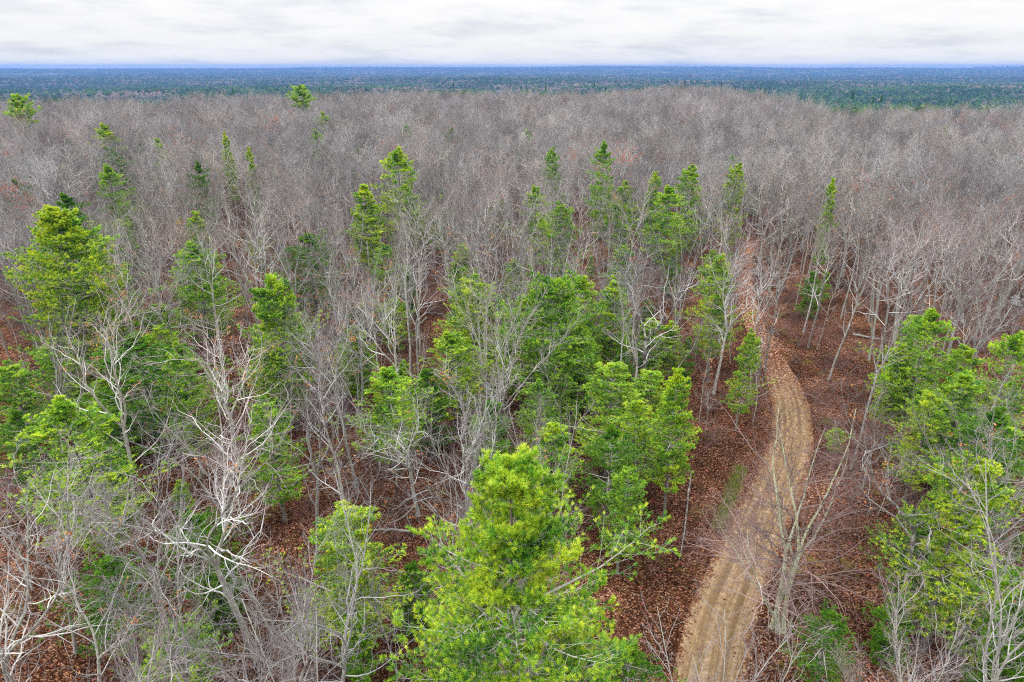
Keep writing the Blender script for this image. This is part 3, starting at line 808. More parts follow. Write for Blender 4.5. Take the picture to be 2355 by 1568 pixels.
# two flat-topped pines standing above the far grey canopy
emerg = pine(530, 25, .62, 5.2, .35, .8, 6, 8, 2, 3, 7, .5, .12, .35, M_NEEDLE_Y, .3, .4, .1)
for px, py, H, wide, lab, short in ((692, 196, 25, 1., 'lone dark yellow-green flat-topped pine standing above the grey far canopy', 'flat-topped far pine'),
                                    (38, 223, 24, .8, 'small yellow-green pine crown poking from the canopy edge by the valley', 'canopy edge pine')):
    x, y, _ = at(px, py, H)
    o = bpy.data.objects.new('pine_tree', None); COL.objects.link(o)
    set_pose(o, x, y, H, 25, RNG.uniform(0, 6), (0, 0), wide)
    o.location.z = H * 0 + float(ground(x, y))
    link('trunk', emerg[0], o); link('boughs', emerg[1], o); link('crown', emerg[2], o)
    tag(o, None, 'pine tree', 'pines among the bare trees'); landmark(o, lab, short, x, y, H)

# ------------------------------------------------------------------ bare trees where the photograph has them: base px, top px, height, variant, width, label, short
FEAT = [
    ((1905, 872), (2015, 560), 16.5, BARE[6], 1.1, 'straight leaning grey pole tree growing from leaves at the track bend', 'leaning pole tree'),
    ((1858, 800), (1935, 540), 16, BARE[3], 1.1, 'thick smooth grey trunk with a pale paint mark beyond the track bend', 'marked smooth trunk'),
    ((1878, 803), (1930, 610), 11, BARE[6], .9, 'thin grey pole close beside the marked smooth trunk', 'thin pole beside the marked trunk'),
    ((1140, 905), (1095, 470), 18, DARK[0], 1.25, 'dark rough-barked oak with spreading crown in the very centre', 'dark central oak'),
    ((1452, 1000), (1462, 560), 17, PALE[1], 1.1, 'pale smooth-barked tree with a long bare stem beside a speckled trunk', 'pale long-stemmed tree'),
    ((1462, 962), (1520, 560), 17, DARK[1], 1.1, 'black and white speckled trunk leaning away from the pale long-stemmed tree', 'speckled trunk'),
    ((1415, 1000), (1432, 640), 14, BARE[6], .9, 'thin grey stem next to the pale long-stemmed tree', 'thin grey stem'),
    ((944, 870), (920, 400), 18.5, BARE[6], 1.05, 'very straight pale trunk in front of the tall yellow-tipped pine', 'straight pale trunk'),
    ((940, 1015), (845, 610), 16.5, BARE[5], 1.0, 'leaning grey tree with pinkish fanned crown and orange leaf tufts', 'pinkish fanned tree'),
    ((822, 1135), (725, 640), 17.5, BARE[7], .95, 'long leaning lichen-spotted trunk over dark brown leaves', 'long leaning lichen trunk'),
    ((518, 890), (500, 470), 18, BARE[3], 1.05, 'slim upright grey trunk beside the dark leafy gap', 'slim upright trunk'),
    ((600, 720), (545, 430), 17, BARE[2], .95, 'grey tree with one long diagonal limb beyond the slim upright trunk', 'diagonal-limb tree'),
    ((500, 1330), (515, 870), 15.5, PALE[2], 1.05, 'white fan-shaped tree with many slender forks over brown leaves', 'white fan-shaped tree'),
    ((175, 1500), (85, 1000), 16, PALE[0], 1.0, 'white forked tree in front of the round yellowish pine', 'white forked tree'),
    ((395, 1500), (330, 1080), 15, BARE[0], .95, 'winding mossy grey trunk beside the white forked tree', 'winding grey trunk'),
    ((450, 1700), (400, 1150), 16, STEMS[1], 1.1, 'crooked grey tree rising at the near edge by the winding trunk', 'crooked near tree'),
    ((770, 1700), (740, 1180), 15.5, PALE[2], 1.0, 'whitish many-stemmed tree spreading over brown leaves by the huge pine', 'whitish many-stemmed tree'),
    ((690, 1640), (640, 1250), 13, STEMS[2], 1.1, 'whitish tree with upright parallel branches', 'whitish parallel-branched tree'),
    ((960, 1185), (885, 900), 11, BARE[8], 1.25, 'bushy twiggy tree with tangled pinkish crown beside the huge pine', 'tangled twiggy tree'),
    ((1640, 905), (1700, 560), 15.5, BARE[5], 1.1, 'tree with long low limbs reaching towards the track', 'long-limbed tree'),
    ((1700, 620), (1672, 390), 17, PALE[0], 1.15, 'pale forked tree crowning the green patch', 'pale forked tree'),
    ((2092, 1440), (2030, 1010), 16.5, DARK[1], 1.05, 'dark lichen-covered trunk with silvery crown beside the mossy snag', 'silvery-crowned tree'),
    ((2190, 1180), (2200, 880), 13, PALE[1], 1.1, 'twisted pale tree with one thick curved limb over green pine', 'twisted curved-limb tree'),
    ((2230, 1720), (2240, 1190), 16.5, STEMS[0], 1.2, 'silver tree with dense white twigs at the near corner', 'silver corner tree'),
    ((2060, 1760), (2070, 1440), 12, STEMS[3], 1., 'grey twiggy treetop with scattered orange leaves near the silver corner tree', 'orange-leaved treetop'),
    ((1985, 1700), (1965, 1430), 8, STEMS[3], .9, 'small whitish treetop over the leaves by the clump', 'small whitish treetop'),
    ((640, 420), (612, 275), 17, RED[0], 1.15, 'tree still holding red leaves in the far grey canopy', 'red-leaved tree'),
    ((60, 1700), (40, 1200), 16, BARE[8], .9, 'tangled grey tree at the near corner under the white forked tree', 'tangled corner tree'),
    ((250, 1750), (215, 1290), 14.5, BARE[1], .9, 'fine-twigged grey tree between corner tree and winding trunk', 'fine-twigged near tree'),
    ((2310, 1000), (2345, 780), 14, DARK[0], .9, 'dark bent trunk beside the brown clearing', 'dark bent trunk'),
    ((2290, 1010), (2352, 830), 15, BARE[3], .8, 'smooth grey trunk leaning over the brown clearing', 'smooth leaning clearing trunk'),
    ((1080, 690), (1040, 430), 16, BARE[0], 1., 'grey open-crowned tree behind the half hidden yellowish pine', 'open-crowned grey tree'),
    ((1760, 850), (1775, 560), 15.5, BARE[4], 1., 'grey tree with lichen foot standing on the verge at the track bend', 'verge tree'),
    ((1970, 700), (2080, 400), 18, BARE[7], 1., 'tall leaning grey tree with bright upper limbs past the bend', 'tall leaning grey tree'),
]
for (bx, by), (tx_, ty_), H, var, wd, lab, short in FEAT:
    B = at(bx, by); T = at(tx_, ty_, H)
    tv = (T - B)[:2]
    m_ = np.linalg.norm(tv)
    if m_ > .3 * H: tv = tv * (.3 * H / m_)
    o = add_bare(var, B[0], B[1], H, RNG.uniform(0, 6), tuple(tv), wd)
    landmark(o, lab, short, B[0], B[1], H)
    OCC.append((B[0], B[1], 1.7))

# the clump of stems at the foot of the track, drooping fine twigs
cb = at(1786, 1448)
stem_defs = [(61, 15.5, (1770, 905), .18, 0), (62, 15.5, (1850, 900), .17, .6), (63, 12.5, (1905, 1060), .17, -.5), (64, 11.5, (1700, 1200), .13, .3)]
root = bpy.data.objects.new('clump_tree', None); COL.objects.link(root)
root.location = (cb[0], cb[1], 0)
tag(root, 'mossy many-stemmed maple clump with drooping pink twigs at the track edge', 'tree', 'bare leafless trees of the forest')
rr_ = np.random.default_rng(3)
for sd_, Hs, tp_, rs, ox in stem_defs:
    tr, cr, lv = bare_tree(sd_, Hs, rs, .42, 2, 8, .34, 1.1, 6, 5, 2, .13, mats=(M_MOSS, M_BRUSH), droop=.08, twig=.006, lowlimbs=7)
    T = at(tp_[0], tp_[1], Hs)
    e = bpy.data.objects.new('stem', tr); COL.objects.link(e); e.parent = root
    tv = Vector((T[0] - cb[0], T[1] - cb[1], Hs)).normalized()
    e.rotation_mode = 'QUATERNION'
    e.rotation_quaternion = Vector((0, 0, 1)).rotation_difference(tv)
    e.location = (ox * .5, rr_.uniform(-.25, .25), 0)
    c_ = bpy.data.objects.new('crown', cr); COL.objects.link(c_); c_.parent = e
LANDMARKS.append(('mossy maple clump', 1830, 1150, 33)); OCC.append((cb[0], cb[1], 2.5))


# mossy snag
def build_snag():
    rng = np.random.default_rng(5)
    z = np.zeros(1)
    P, R = grow(rng, np.array([[0, 0, -.3]]), np.array([[.06, 0, 1.]]), z + 7.2, z + .19, z + .12, 12, .03, .06)
    Pb, Rb = grow(rng, P[0, [8]], np.array([[.7, .2, .5]]), np.array([.7]), np.full(1, .05), np.full(1, .015), 5, .1, .05)
    # splintered top
    k = 7
    a = np.arange(k) * 2 * PI / k
    S = P[0, -1] + np.stack([np.cos(a) * .08, np.sin(a) * .08, np.zeros(k) - .05], 1)
    Ps, Rs = grow(rng, S, np.tile([[0, 0, 1.]], (k, 1)), rng.uniform(.15, .6, k), np.full(k, .045), np.full(k, .004), 4, .05, .1)
    o = link('snag', make_mesh('snag', [tubes(P, R, 10)[:2], tubes(Ps, Rs, 4)[:2]], M_MOSS, True))
    st = link('branch_stub', make_mesh('stub', [tubes(Pb, Rb, 5)[:2]], M_MOSS, True), o)
    b = at(2093, 1425)
    o.location = (b[0] + .7, b[1] - .3, 0)
    tag(o, 'broken yellow-green mossy snag standing beside the lichen-covered trunk', 'snag')
    LANDMARKS.append(('mossy snag', 2105, 1340, 36)); OCC.append((b[0], b[1], 1.5))


build_snag()


# fallen logs
def log(px0, py0, px1, py1, r, mat, label, twigs=True):
    rng = np.random.default_rng(int(px0 + py0))
    A, B = at(px0, py0), at(px1, py1)
    L = np.linalg.norm(B - A)
    z = np.zeros(1)
    P = A[None, None] + (B - A)[None, None] * np.linspace(0, 1, 12)[None, :, None]
    P = P - A
    P[0, :, :2] += np.cumsum(rng.normal(0, .03, (12, 2)), 0)
    P[0, :, 2] = r * .8 + rng.uniform(0, .04)
    R = np.linspace(r, r * .45, 12)[None]
    parts = [tubes(P, R, 8)[:2]]
    o = link('fallen_log', make_mesh('fallen_log', parts, mat, True))
    if twigs:
        s, d, l, rr, t = spawn(rng, P, R, np.array([L]), 9, .3, .98, .8, .15, .28, .45)
        d[:, 2] = np.abs(d[:, 2])
        P1, R1 = grow(rng, s, d, l, rr, np.full(len(l), .008), 6, .14, .02)
        s, d, l2, rr, t = spawn(rng, P1, R1, l, 4, .3, 1, .7, .2, .5, .6)
        P2, R2 = grow(rng, s, d, l2, rr, np.full(len(l2), .006), 4, .15, .02)
        link('dead_branches', make_mesh('log_branches', [tubes(P1, R1, 4), tubes(P2, R2, 3)], M_TWIGPALE), o)
    o.location = (A[0], A[1], float(ground(A[0], A[1])))
    tag(o, label, 'log', 'fallen logs on the leaves')


log(945, 1222, 850, 1220, .11, M_PALE, 'pale fallen log on brown leaves touching the huge pine shadow')
log(1590, 1085, 1560, 1290, .09, M_DARKOAK, 'thin dark fallen log lying in the open leaf patch by the track', False)
log(1985, 1045, 2080, 1010, .10, M_OAK, 'grey fallen log on leaves past the lone pine sapling')
log(725, 1080, 640, 1140, .13, M_DARKOAK, 'dark fallen log under the soft green pine', False)
log(1960, 770, 2060, 790, .14, M_OAK, 'grey fallen log lying under the tall trunks past the track bend')
log(1320, 1010, 1250, 1085, .10, M_PALE, 'whitish fallen log behind the top of the huge front pine')
log(980, 730, 940, 765, .14, M_DARKOAK, 'dark fallen log in the leafy gap by the straight pale trunk', False)

# pale stone heap and brown clearing at the frame edge
def stones():
    rng = np.random.default_rng(11)
    m, g = new_mat('pale_stone')
    tc_ = g.n('ShaderNodeTexCoord')
    nz = g.n('ShaderNodeTexNoise', i={'Vector': tc_.outputs['Object'], 'Scale': 3., 'Detail': 6.})
    c = g.ramp(nz.outputs[0], [(.35, (.10, .10, .095)), (.65, (.34, .335, .33))])
    d = g.n('ShaderNodeBsdfDiffuse', i={'Color': c}); g.n('ShaderNodeOutputMaterial', i={'Surface': d})
    c0 = at(2325, 690)
    where = ['topmost pale boulder on the stone heap', 'low flat pale boulder at the heap foot', 'squarish pale boulder leaning on the heap', 'small pale boulder apart from the heap',
             'grey pale boulder behind the heap', 'wide pale boulder in front of the heap', 'cracked pale boulder under twigs by the heap', 'smallest pale boulder beside the clearing', 'rounded pale boulder half sunk in leaves']
    ph = np.linspace(0, PI, 9); th = np.linspace(0, 2 * PI, 14)[:-1]
    Pm, Tm = np.meshgrid(ph, th, indexing='ij')
    for k, lab in enumerate(where):
        S = np.stack([np.sin(Pm) * np.cos(Tm), np.sin(Pm) * np.sin(Tm), np.cos(Pm)], -1)
        q = np.array([1, 1, .6]) * rng.uniform(.7, 1.4, 3)
        S = np.sign(S) * np.abs(S) ** .75
        V = (S * q).reshape(-1, 3)
        V = V + V * (vnoise(V[:, 0] * 3 + 9, V[:, 1] * 3 + V[:, 2] * 2 + 9, 1., k)[:, None] * .22)
        idx = np.arange(9 * 13).reshape(9, 13)
        F = np.stack([idx[:-1], idx[1:], np.roll(idx, -1, 1)[1:], np.roll(idx, -1, 1)[:-1]], -1).reshape(-1, 4)
        o = link('boulder', make_mesh('boulder', [(V * rng.uniform(.4, .75), F)], m))
        x, y = c0[0] + rng.normal(0, 3.2), c0[1] + rng.normal(0, 3.2)
        o.location = (x, y, float(ground(x, y)) + .15); o.rotation_euler = (rng.normal(0, .2), rng.normal(0, .2), rng.uniform(0, 6))
        tag(o, lab + ' near the brown clearing', 'boulder', 'pale boulders by the clearing')


stones()

# ------------------------------------------------------------------ where nothing tall may stand
def inpoly(px, py, poly):
    n, c = len(poly), False
    inside = np.zeros(np.shape(px), bool)
    j = n - 1
    for i in range(n):
        xi, yi = poly[i]; xj, yj = poly[j]
        hit = ((yi > py) != (yj > py)) & (px < (xj - xi) * (py - yi) / (yj - yi + 1e-9) + xi)
        inside ^= hit
        j = i
    return inside


OPEN = [[(1480, 1110), (1730, 1040), (1760, 1150), (1640, 1350), (1590, 1568), (1390, 1568), (1400, 1300)],
        [(1540, 1600), (1790, 1600), (1960, 1000), (1930, 840), (1770, 800), (1765, 1000), (1690, 1200)],
        [(1850, 1100), (2000, 1150), (2050, 1420), (1880, 1420)],
        [(1790, 790), (1990, 780), (1980, 870), (1880, 900), (1940, 1090), (1860, 1090)],
        [(700, 1030), (830, 1030), (830, 1130), (700, 1130)],
        [(965, 700), (1030, 700), (1030, 840), (965, 850)],
        [(525, 690), (585, 690), (585, 850), (525, 850)],
        [(1318, 490), (1345, 490), (1352, 640), (1310, 640)],
        [(2240, 850), (2354, 760), (2354, 960), (2250, 980)],
        [(860, 1110), (960, 1110), (960, 1250), (860, 1250)],
        [(1700, 1120), (1880, 1120), (1880, 1500), (1720, 1500)]]


def blocked(x, y, H, frac=(0., .35, .62)):
    b = np.zeros(len(x), bool)
    for f in frac:
        px, py, _ = project(x, y, H * f)
        for poly in OPEN:
            b |= inpoly(px, py, poly)
    return b


def track_dist(x, y):
    return np.min(np.hypot(x[:, None] - TRACKXY[None, :, 0], y[:, None] - TRACKXY[None, :, 1]), axis=1)


def jitter(spacing, rmin, rmax_fn, seed, azmax=math.radians(43), amount=.46):
    rng = np.random.default_rng(seed)
    rm = 760
    xs = np.arange(-rm, rm, spacing); ys = np.arange(-5, rm, spacing)
    X, Y = np.meshgrid(xs, ys)
    X = (X + (np.arange(len(ys)) % 2)[:, None] * spacing * .5).ravel(); Y = Y.ravel()
    X = X + rng.uniform(-amount, amount, len(X)) * spacing; Y = Y + rng.uniform(-amount, amount, len(Y)) * spacing
    r = np.hypot(X, Y); az = np.arctan2(X, Y)
    k = (r > rmin) & (np.abs(az) < azmax) & (r < rmax_fn(az))
    return X[k], Y[k]


def free_of(x, y, extra):
    ok = np.ones(len(x), bool)
    for ox, oy, orr in OCC:
        ok &= np.hypot(x - ox, y - oy) > orr + extra
    return ok


# ------------------------------------------------------------------ the rest of the bare trees
X, Y = jitter(4.7, 15, lambda a: edge(a) + 60, 21)
Rr = np.hypot(X, Y)
Hh = (RNG.uniform(14.2, 18.2, len(X)) + np.where(np.hypot(X, Y) > 110, RNG.normal(0, 1.3, len(X)), 0)) * (.98 + .05 * vnoise(X, Y, 45, 8)) 
Hh = np.where(Rr < 26, Hh * .85, Hh)
ok = free_of(X, Y, 1.3)
near = Rr < 170
d_ = np.full(len(X), 99.); d_[near] = track_dist(X[near], Y[near])
ok &= d_ > np.where(Rr < 70, 2.6, 1.7)
b_ = np.zeros(len(X), bool); b_[near] = blocked(X[near], Y[near], Hh[near])
ok &= ~b_
tpx, tpy, _ = project(X, Y, Hh * .8)
ok &= ~((Rr < 27) & (tpx > 840) & (tpx < 1560))
bpx, bpy_, _ = project(X, Y, np.zeros(len(X)))
# thinner stand around the green pines in the middle of the picture
thin = (Rr > 30) & (Rr < 110) & (RNG.uniform(0, 1, len(X)) < np.where(Rr < 58, .27, .10))
ok &= ~thin
for pp in PINES:
    pr = at(pp[0], pp[1], pp[2]); prd = math.hypot(pr[0], pr[1])
    cy0 = project(pr[0], pr[1], pp[2])[1]; cy1 = project(pr[0], pr[1], pp[2] * .45)[1]
    hw = 1.9 * (2. if pp[4][0] == 'B' else 1.) * pp[3] / prd * FPX * (.7 if pp[0] < 1950 else .15)
    for fr in (.55, .8, .97):
        qx, qy, _ = project(X, Y, Hh * fr)
        ok &= ~((Rr < prd) & (Rr > prd - 32) & (np.abs(qx - pp[0]) < hw) & (qy > cy0 - 12) & (qy < cy1))
X, Y, Hh, Rr = X[ok], Y[ok], Hh[ok], Rr[ok]
tpx, tpy, _ = project(X, Y, Hh * .9)
vis = (tpx > -60) & (tpx < 2414) & (tpy < 1680)
X, Y, Hh, Rr = X[vis], Y[vis], Hh[vis], Rr[vis]
order = np.argsort(Rr)
X, Y, Hh, Rr = X[order], Y[order], Hh[order], Rr[order]
N_SINGLE = 262
PENDING = []
for i in range(min(N_SINGLE, len(X))):
    u = RNG.uniform()
    if u < (.66 if Rr[i] > 50 else .3): var = BARE[RNG.integers(0, len(BARE))]
    elif u < .82: var = STEMS[RNG.integers(0, 4)]
    elif u < .90: var = PALE[RNG.integers(0, 3)]
    else: var = DARK[RNG.integers(0, 2)]
    o = add_bare(var, X[i], Y[i], Hh[i], RNG.uniform(0, 6.28), (RNG.normal(0, .06) * Hh[i], RNG.normal(0, .06) * Hh[i]), RNG.uniform(.8, 1.12), leaves=RNG.uniform() < .6)
    PENDING.append((o, 'bare', X[i], Y[i], Hh[i], 'pale' if var in PALE or var in (STEMS[0], STEMS[2]) else 'dark-barked' if var in DARK else 'grey'))
print('bare total', len(X))
FX, FY, FH, FR = X[N_SINGLE:], Y[N_SINGLE:], Hh[N_SINGLE:], Rr[N_SINGLE:]


# ------------------------------------------------------------------ uncountable masses, scattered with geometry nodes
def scatter(name, P, rotz, tilt, scale, idx, protos, label, cat):
    """one object whose points carry copies of the proto meshes"""
    pc = bpy.data.collections.new(name + '_sources')
    for k, me in enumerate(protos):
        po = bpy.data.objects.new('%s_source_%02d' % (name, k), me)
        pc.objects.link(po)
    me = bpy.data.meshes.new(name)
    me.vertices.add(len(P)); me.vertices.foreach_set('co', np.asarray(P, np.float32).ravel())
    a = me.attributes.new('rot', 'FLOAT_VECTOR', 'POINT')
    a.data.foreach_set('vector', np.stack([tilt[:, 0], tilt[:, 1], rotz], 1).astype(np.float32).ravel())
    a = me.attributes.new('scl', 'FLOAT_VECTOR', 'POINT')
    a.data.foreach_set('vector', np.asarray(scale, np.float32).ravel())
    a = me.attributes.new('idx', 'INT', 'POINT')
    a.data.foreach_set('value', np.asarray(idx, np.int32))
    o = link(name, me)
    ng = bpy.data.node_groups.new(name, 'GeometryNodeTree')
    ng.interface.new_socket('Geometry', in_out='INPUT', socket_type='NodeSocketGeometry')
    ng.interface.new_socket('Geometry', in_out='OUTPUT', socket_type='NodeSocketGeometry')
    N = ng.nodes; Lk = ng.links
    gi, go = N.new('NodeGroupInput'), N.new('NodeGroupOutput')
    ci = N.new('GeometryNodeCollectionInfo'); ci.inputs['Collection'].default_value = pc
    ci.inputs['Separate Children'].default_value = True; ci.inputs['Reset Children'].default_value = True
    ip = N.new('GeometryNodeInstanceOnPoints'); ip.inputs['Pick Instance'].default_value = True
    Lk.new(gi.outputs[0], ip.inputs['Points']); Lk.new(ci.outputs[0], ip.inputs['Instance'])
    for nm, typ, sock in (('rot', 'FLOAT_VECTOR', 'Rotation'), ('scl', 'FLOAT_VECTOR', 'Scale'), ('idx', 'INT', 'Instance Index')):
        na = N.new('GeometryNodeInputNamedAttribute'); na.data_type = typ; na.inputs['Name'].default_value = nm
        src = [s for s in na.outputs if s.enabled][0]
        if nm == 'rot':
            er = N.new('FunctionNodeEulerToRotation'); Lk.new(src, er.inputs[0]); src = er.outputs[0]
        Lk.new(src, ip.inputs[sock])
    Lk.new(ip.outputs[0], go.inputs[0])
    md = o.modifiers.new('scatter', 'NODES'); md.node_group = ng
    tag(o, label, cat, None, 'stuff')
    return o


def join_two(name, meshes):
    """one mesh out of several, keeping their materials"""
    vs, Ls, Ss, mi, As, Bs = [], [], [], [], [], []
    mats = []
    off = ls = 0
    for me in meshes:
        if me is None: continue
        n = len(me.vertices); v = np.zeros(n * 3, np.float32); me.vertices.foreach_get('co', v)
        l = np.zeros(len(me.loops), np.int32); me.loops.foreach_get('vertex_index', l)
        s = np.zeros(len(me.polygons), np.int32); me.polygons.foreach_get('loop_start', s)
        for nm, lst in (('a', As), ('b', Bs)):
            arr = np.zeros(n, np.float32); me.attributes[nm].data.foreach_get('value', arr); lst.append(arr)
        vs.append(v); Ls.append(l + off); Ss.append(s + ls)
        mats.append(me.materials[0]); mi.append(np.full(len(s), len(mats) - 1, np.int32))
        off += n; ls += len(l)
    me = bpy.data.meshes.new(name)
    v = np.concatenate(vs); l = np.concatenate(Ls); s = np.concatenate(Ss)
    me.vertices.add(len(v) // 3); me.vertices.foreach_set('co', v)
    me.loops.add(len(l)); me.loops.foreach_set('vertex_index', l)
    me.polygons.add(len(s)); me.polygons.foreach_set('loop_start', s)
    for nm, lst in (('a', As), ('b', Bs)):
        at_ = me.attributes.new(nm, 'FLOAT', 'POINT'); at_.data.foreach_set('value', np.concatenate(lst))
    for m in mats: me.materials.append(m)
    me.polygons.foreach_set('material_index', np.concatenate(mi))
    me.update(calc_edges=True)
    return me


far_src = []
for i, (r_, fk, ld, lb, l1, sp_, k2, wd, lc) in enumerate([(.16, .45, 3, 6, .24, .95, 5, .17, 0), (.15, .5, 2, 7, .23, .9, 5, .15, 14), (.18, .42, 4, 6, .24, 1., 5, .19, 0),
                                                          (.14, .5, 1, 15, .2, .85, 5, .13, 0), (.16, .45, 3, 6, .26, 1.05, 5, .2, 26), (.15, .48, 2, 8, .22, .9, 5, .17, 0)]):
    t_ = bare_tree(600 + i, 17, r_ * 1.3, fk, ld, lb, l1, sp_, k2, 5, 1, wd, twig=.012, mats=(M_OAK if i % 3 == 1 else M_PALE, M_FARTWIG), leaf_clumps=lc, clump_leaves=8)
    far_src.append(join_two('far_tree', t_))
t_ = bare_tree(620, 16, .13, .45, 3, 6, .24, .95, 5, 4, 1, .17, twig=.013, mats=(M_OAK, M_FARTWIG), leaf_clumps=150, leaf_mat=M_REDLEAF)
far_src.append(join_two('far_tree', t_))
for k_, nm_ in ((0, PINE[0]), (1, PINE_D[0])):
    far_src.append(join_two('far_pine', nm_[0]))
n = len(FX)
idx = RNG.integers(0, 6, n)
idx = np.where(RNG.uniform(0, 1, n) < .012 + .03 * np.clip(vnoise(FX, FY, 60, 31), 0, 1), 6, idx)
u_ = RNG.uniform(0, 1, n)
idx = np.where((u_ < .012 + .06 * np.clip(vnoise(FX, FY, 50, 33), 0, 1)) & (FR < 260), RNG.integers(7, 9, n), idx)
FH = np.where(idx >= 7, FH * RNG.uniform(.7, .98, n), FH)
P = np.stack([FX, FY, ground(FX, FY)], 1)
s_ = FH / 17
wsc = s_ * RNG.uniform(.9, 1.25, n)
scatter('bare_forest', P, RNG.uniform(0, 6.28, n), RNG.normal(0, .05, (n, 2)), np.stack([wsc, wsc, s_], 1), idx, far_src,
        'grey leafless forest canopy covering the hilltop to its far edge', 'forest')

# understory brush of thin pinkish stems
br_src = []
for i in range(4):
    rng = np.random.default_rng(700 + i)
    k = 9
    a = rng.uniform(0, 2 * PI, k); e = rng.uniform(.7, 1.4, k)
    D = np.stack([np.cos(a) * np.cos(e), np.sin(a) * np.cos(e), np.sin(e)], 1)
    L = rng.uniform(1.4, 3.2, k)
    P1, R1 = grow(rng, rng.normal(0, .15, (k, 3)) * np.array([1, 1, 0]), D, L, np.full(k, .014), np.full(k, .006), 7, .12, .03)
    s, d, l, rr, t = spawn(rng, P1, R1, L, 7, .2, 1, .75, .2, .5, .7)
    P2, R2 = grow(rng, s, d, l, np.full(len(l), .007), np.full(len(l), .004), 5, .14, .04)
    s, d, l, rr, t = spawn(rng, P2, R2, l, 5, .2, 1, .7, .2, .5, .7)
    P3, R3 = grow(rng, s, d, l, np.full(len(l), .005), np.full(len(l), .003), 3, .14, .04)
    br_src.append(make_mesh('brush', [tubes(P1, R1, 4), tubes(P2, R2, 3), tubes(P3, R3, 3)], M_BRUSH))
bx, by = jitter(3.4, 22, lambda a: np.full(np.shape(a), 170.), 41)
kk = (track_dist(bx, by) > 2.3) & free_of(bx, by, -.6)
px_, py_, _ = project(bx, by, np.zeros(len(bx)))
kk &= ~(inpoly(px_, py_, OPEN[0]) | inpoly(px_, py_, OPEN[2]) | inpoly(px_, py_, OPEN[-1]) | inpoly(px_, py_, [(1700, 1380), (1900, 1380), (1900, 1620), (1700, 1620)]))
kk &= (vnoise(bx, by, 9, 42) > -.2) & (px_ > -80) & (px_ < 2430)
bx, by = bx[kk], by[kk]; n = len(bx)
s_ = RNG.uniform(.55, 1.35, n)
scatter('undergrowth', np.stack([bx, by, ground(bx, by)], 1), RNG.uniform(0, 6.28, n), np.zeros((n, 2)), np.stack([s_, s_, s_], 1), RNG.integers(0, 4, n), br_src,
        'thin pinkish brown brush growing between the trees', 'undergrowth')

# fallen leaves, curled, lying on the ground near by
lf_src = []
lm = mat_leaf('fallen_leaf', [(0, (.010, .005, .003)), (.4, (.045, .019, .010)), (.7, (.105, .050, .028)), (.9, (.27, .16, .105)), (1, (.4, .06, .05))], .2)
for i in range(3):
    rng = np.random.default_rng(750 + i)
    nn_ = 420
    c = np.stack([rng.uniform(-2, 2, nn_), rng.uniform(-2, 2, nn_), rng.uniform(.01, .05, nn_)], 1)
    a = rng.uniform(0, 2 * PI, nn_)
    u = np.stack([np.cos(a), np.sin(a), rng.normal(0, .25, nn_)], 1); v = np.stack([-np.sin(a), np.cos(a), rng.normal(0, .25, nn_)], 1)
    s = .062 * rng.uniform(.5, 1.4, (nn_, 1)); up_ = np.array([0, 0, 1.]) * s * rng.uniform(0, .5, (nn_, 1))
    V = np.stack([c - u * s + up_, c - v * s * .6, c + u * s + up_, c + v * s * .6], 1).reshape(-1, 3)
    F = np.arange(nn_ * 4).reshape(nn_, 4)
    lf_src.append(make_mesh('fallen_leaves', [(V, F, np.repeat(rng.uniform(0, 1, nn_), 4))], lm))
lx, ly = jitter(3.0, 18, lambda a: np.full(np.shape(a), 95.), 51)
px_, py_, _ = project(lx, ly, np.zeros(len(lx)))
kk = (track_dist(lx, ly) > 3.2) & (px_ > -60) & (px_ < 2414)
lx, ly = lx[kk], ly[kk]; n = len(lx)
scatter('leaf_litter', np.stack([lx, ly, ground(lx, ly)], 1), RNG.uniform(0, 6.28, n), np.zeros((n, 2)), np.ones((n, 3)), RNG.integers(0, 3, n), lf_src,
        'curled brown and russet leaves lying over the forest floor', 'leaf litter')

def verge_grass():
    rng = np.random.default_rng(5)
    A, B = at(1704, 1075)[:2], at(1652, 1215)[:2]
    n = 5200
    t = rng.uniform(0, 1, n)
    c2 = A[None] + (B - A)[None] * t[:, None] + rng.normal(0, .28, (n, 2))
    c = np.stack([c2[:, 0], c2[:, 1], ground(c2[:, 0], c2[:, 1])], 1)
    a = rng.uniform(0, 2 * PI, n); side = np.stack([np.cos(a), np.sin(a), a * 0], 1) * .018
    tip = np.stack([rng.normal(0, .09, n), rng.normal(0, .09, n), rng.uniform(.08, .26, n)], 1)
    V = np.stack([c - side, c + side, c + tip], 1).reshape(-1, 3)
    gm = mat_leaf('verge_grass', [(0, (.07, .12, .015)), (.6, (.16, .22, .03)), (1, (.34, .30, .10))], .3)
    o = link('grass', make_mesh('grass', [(V, np.arange(n * 3).reshape(-1, 3), np.repeat(rng.uniform(0, 1, n), 3))], gm))
    tag(o, 'strip of green grass along the leafy edge of the track', 'grass', None, 'stuff')


verge_grass()


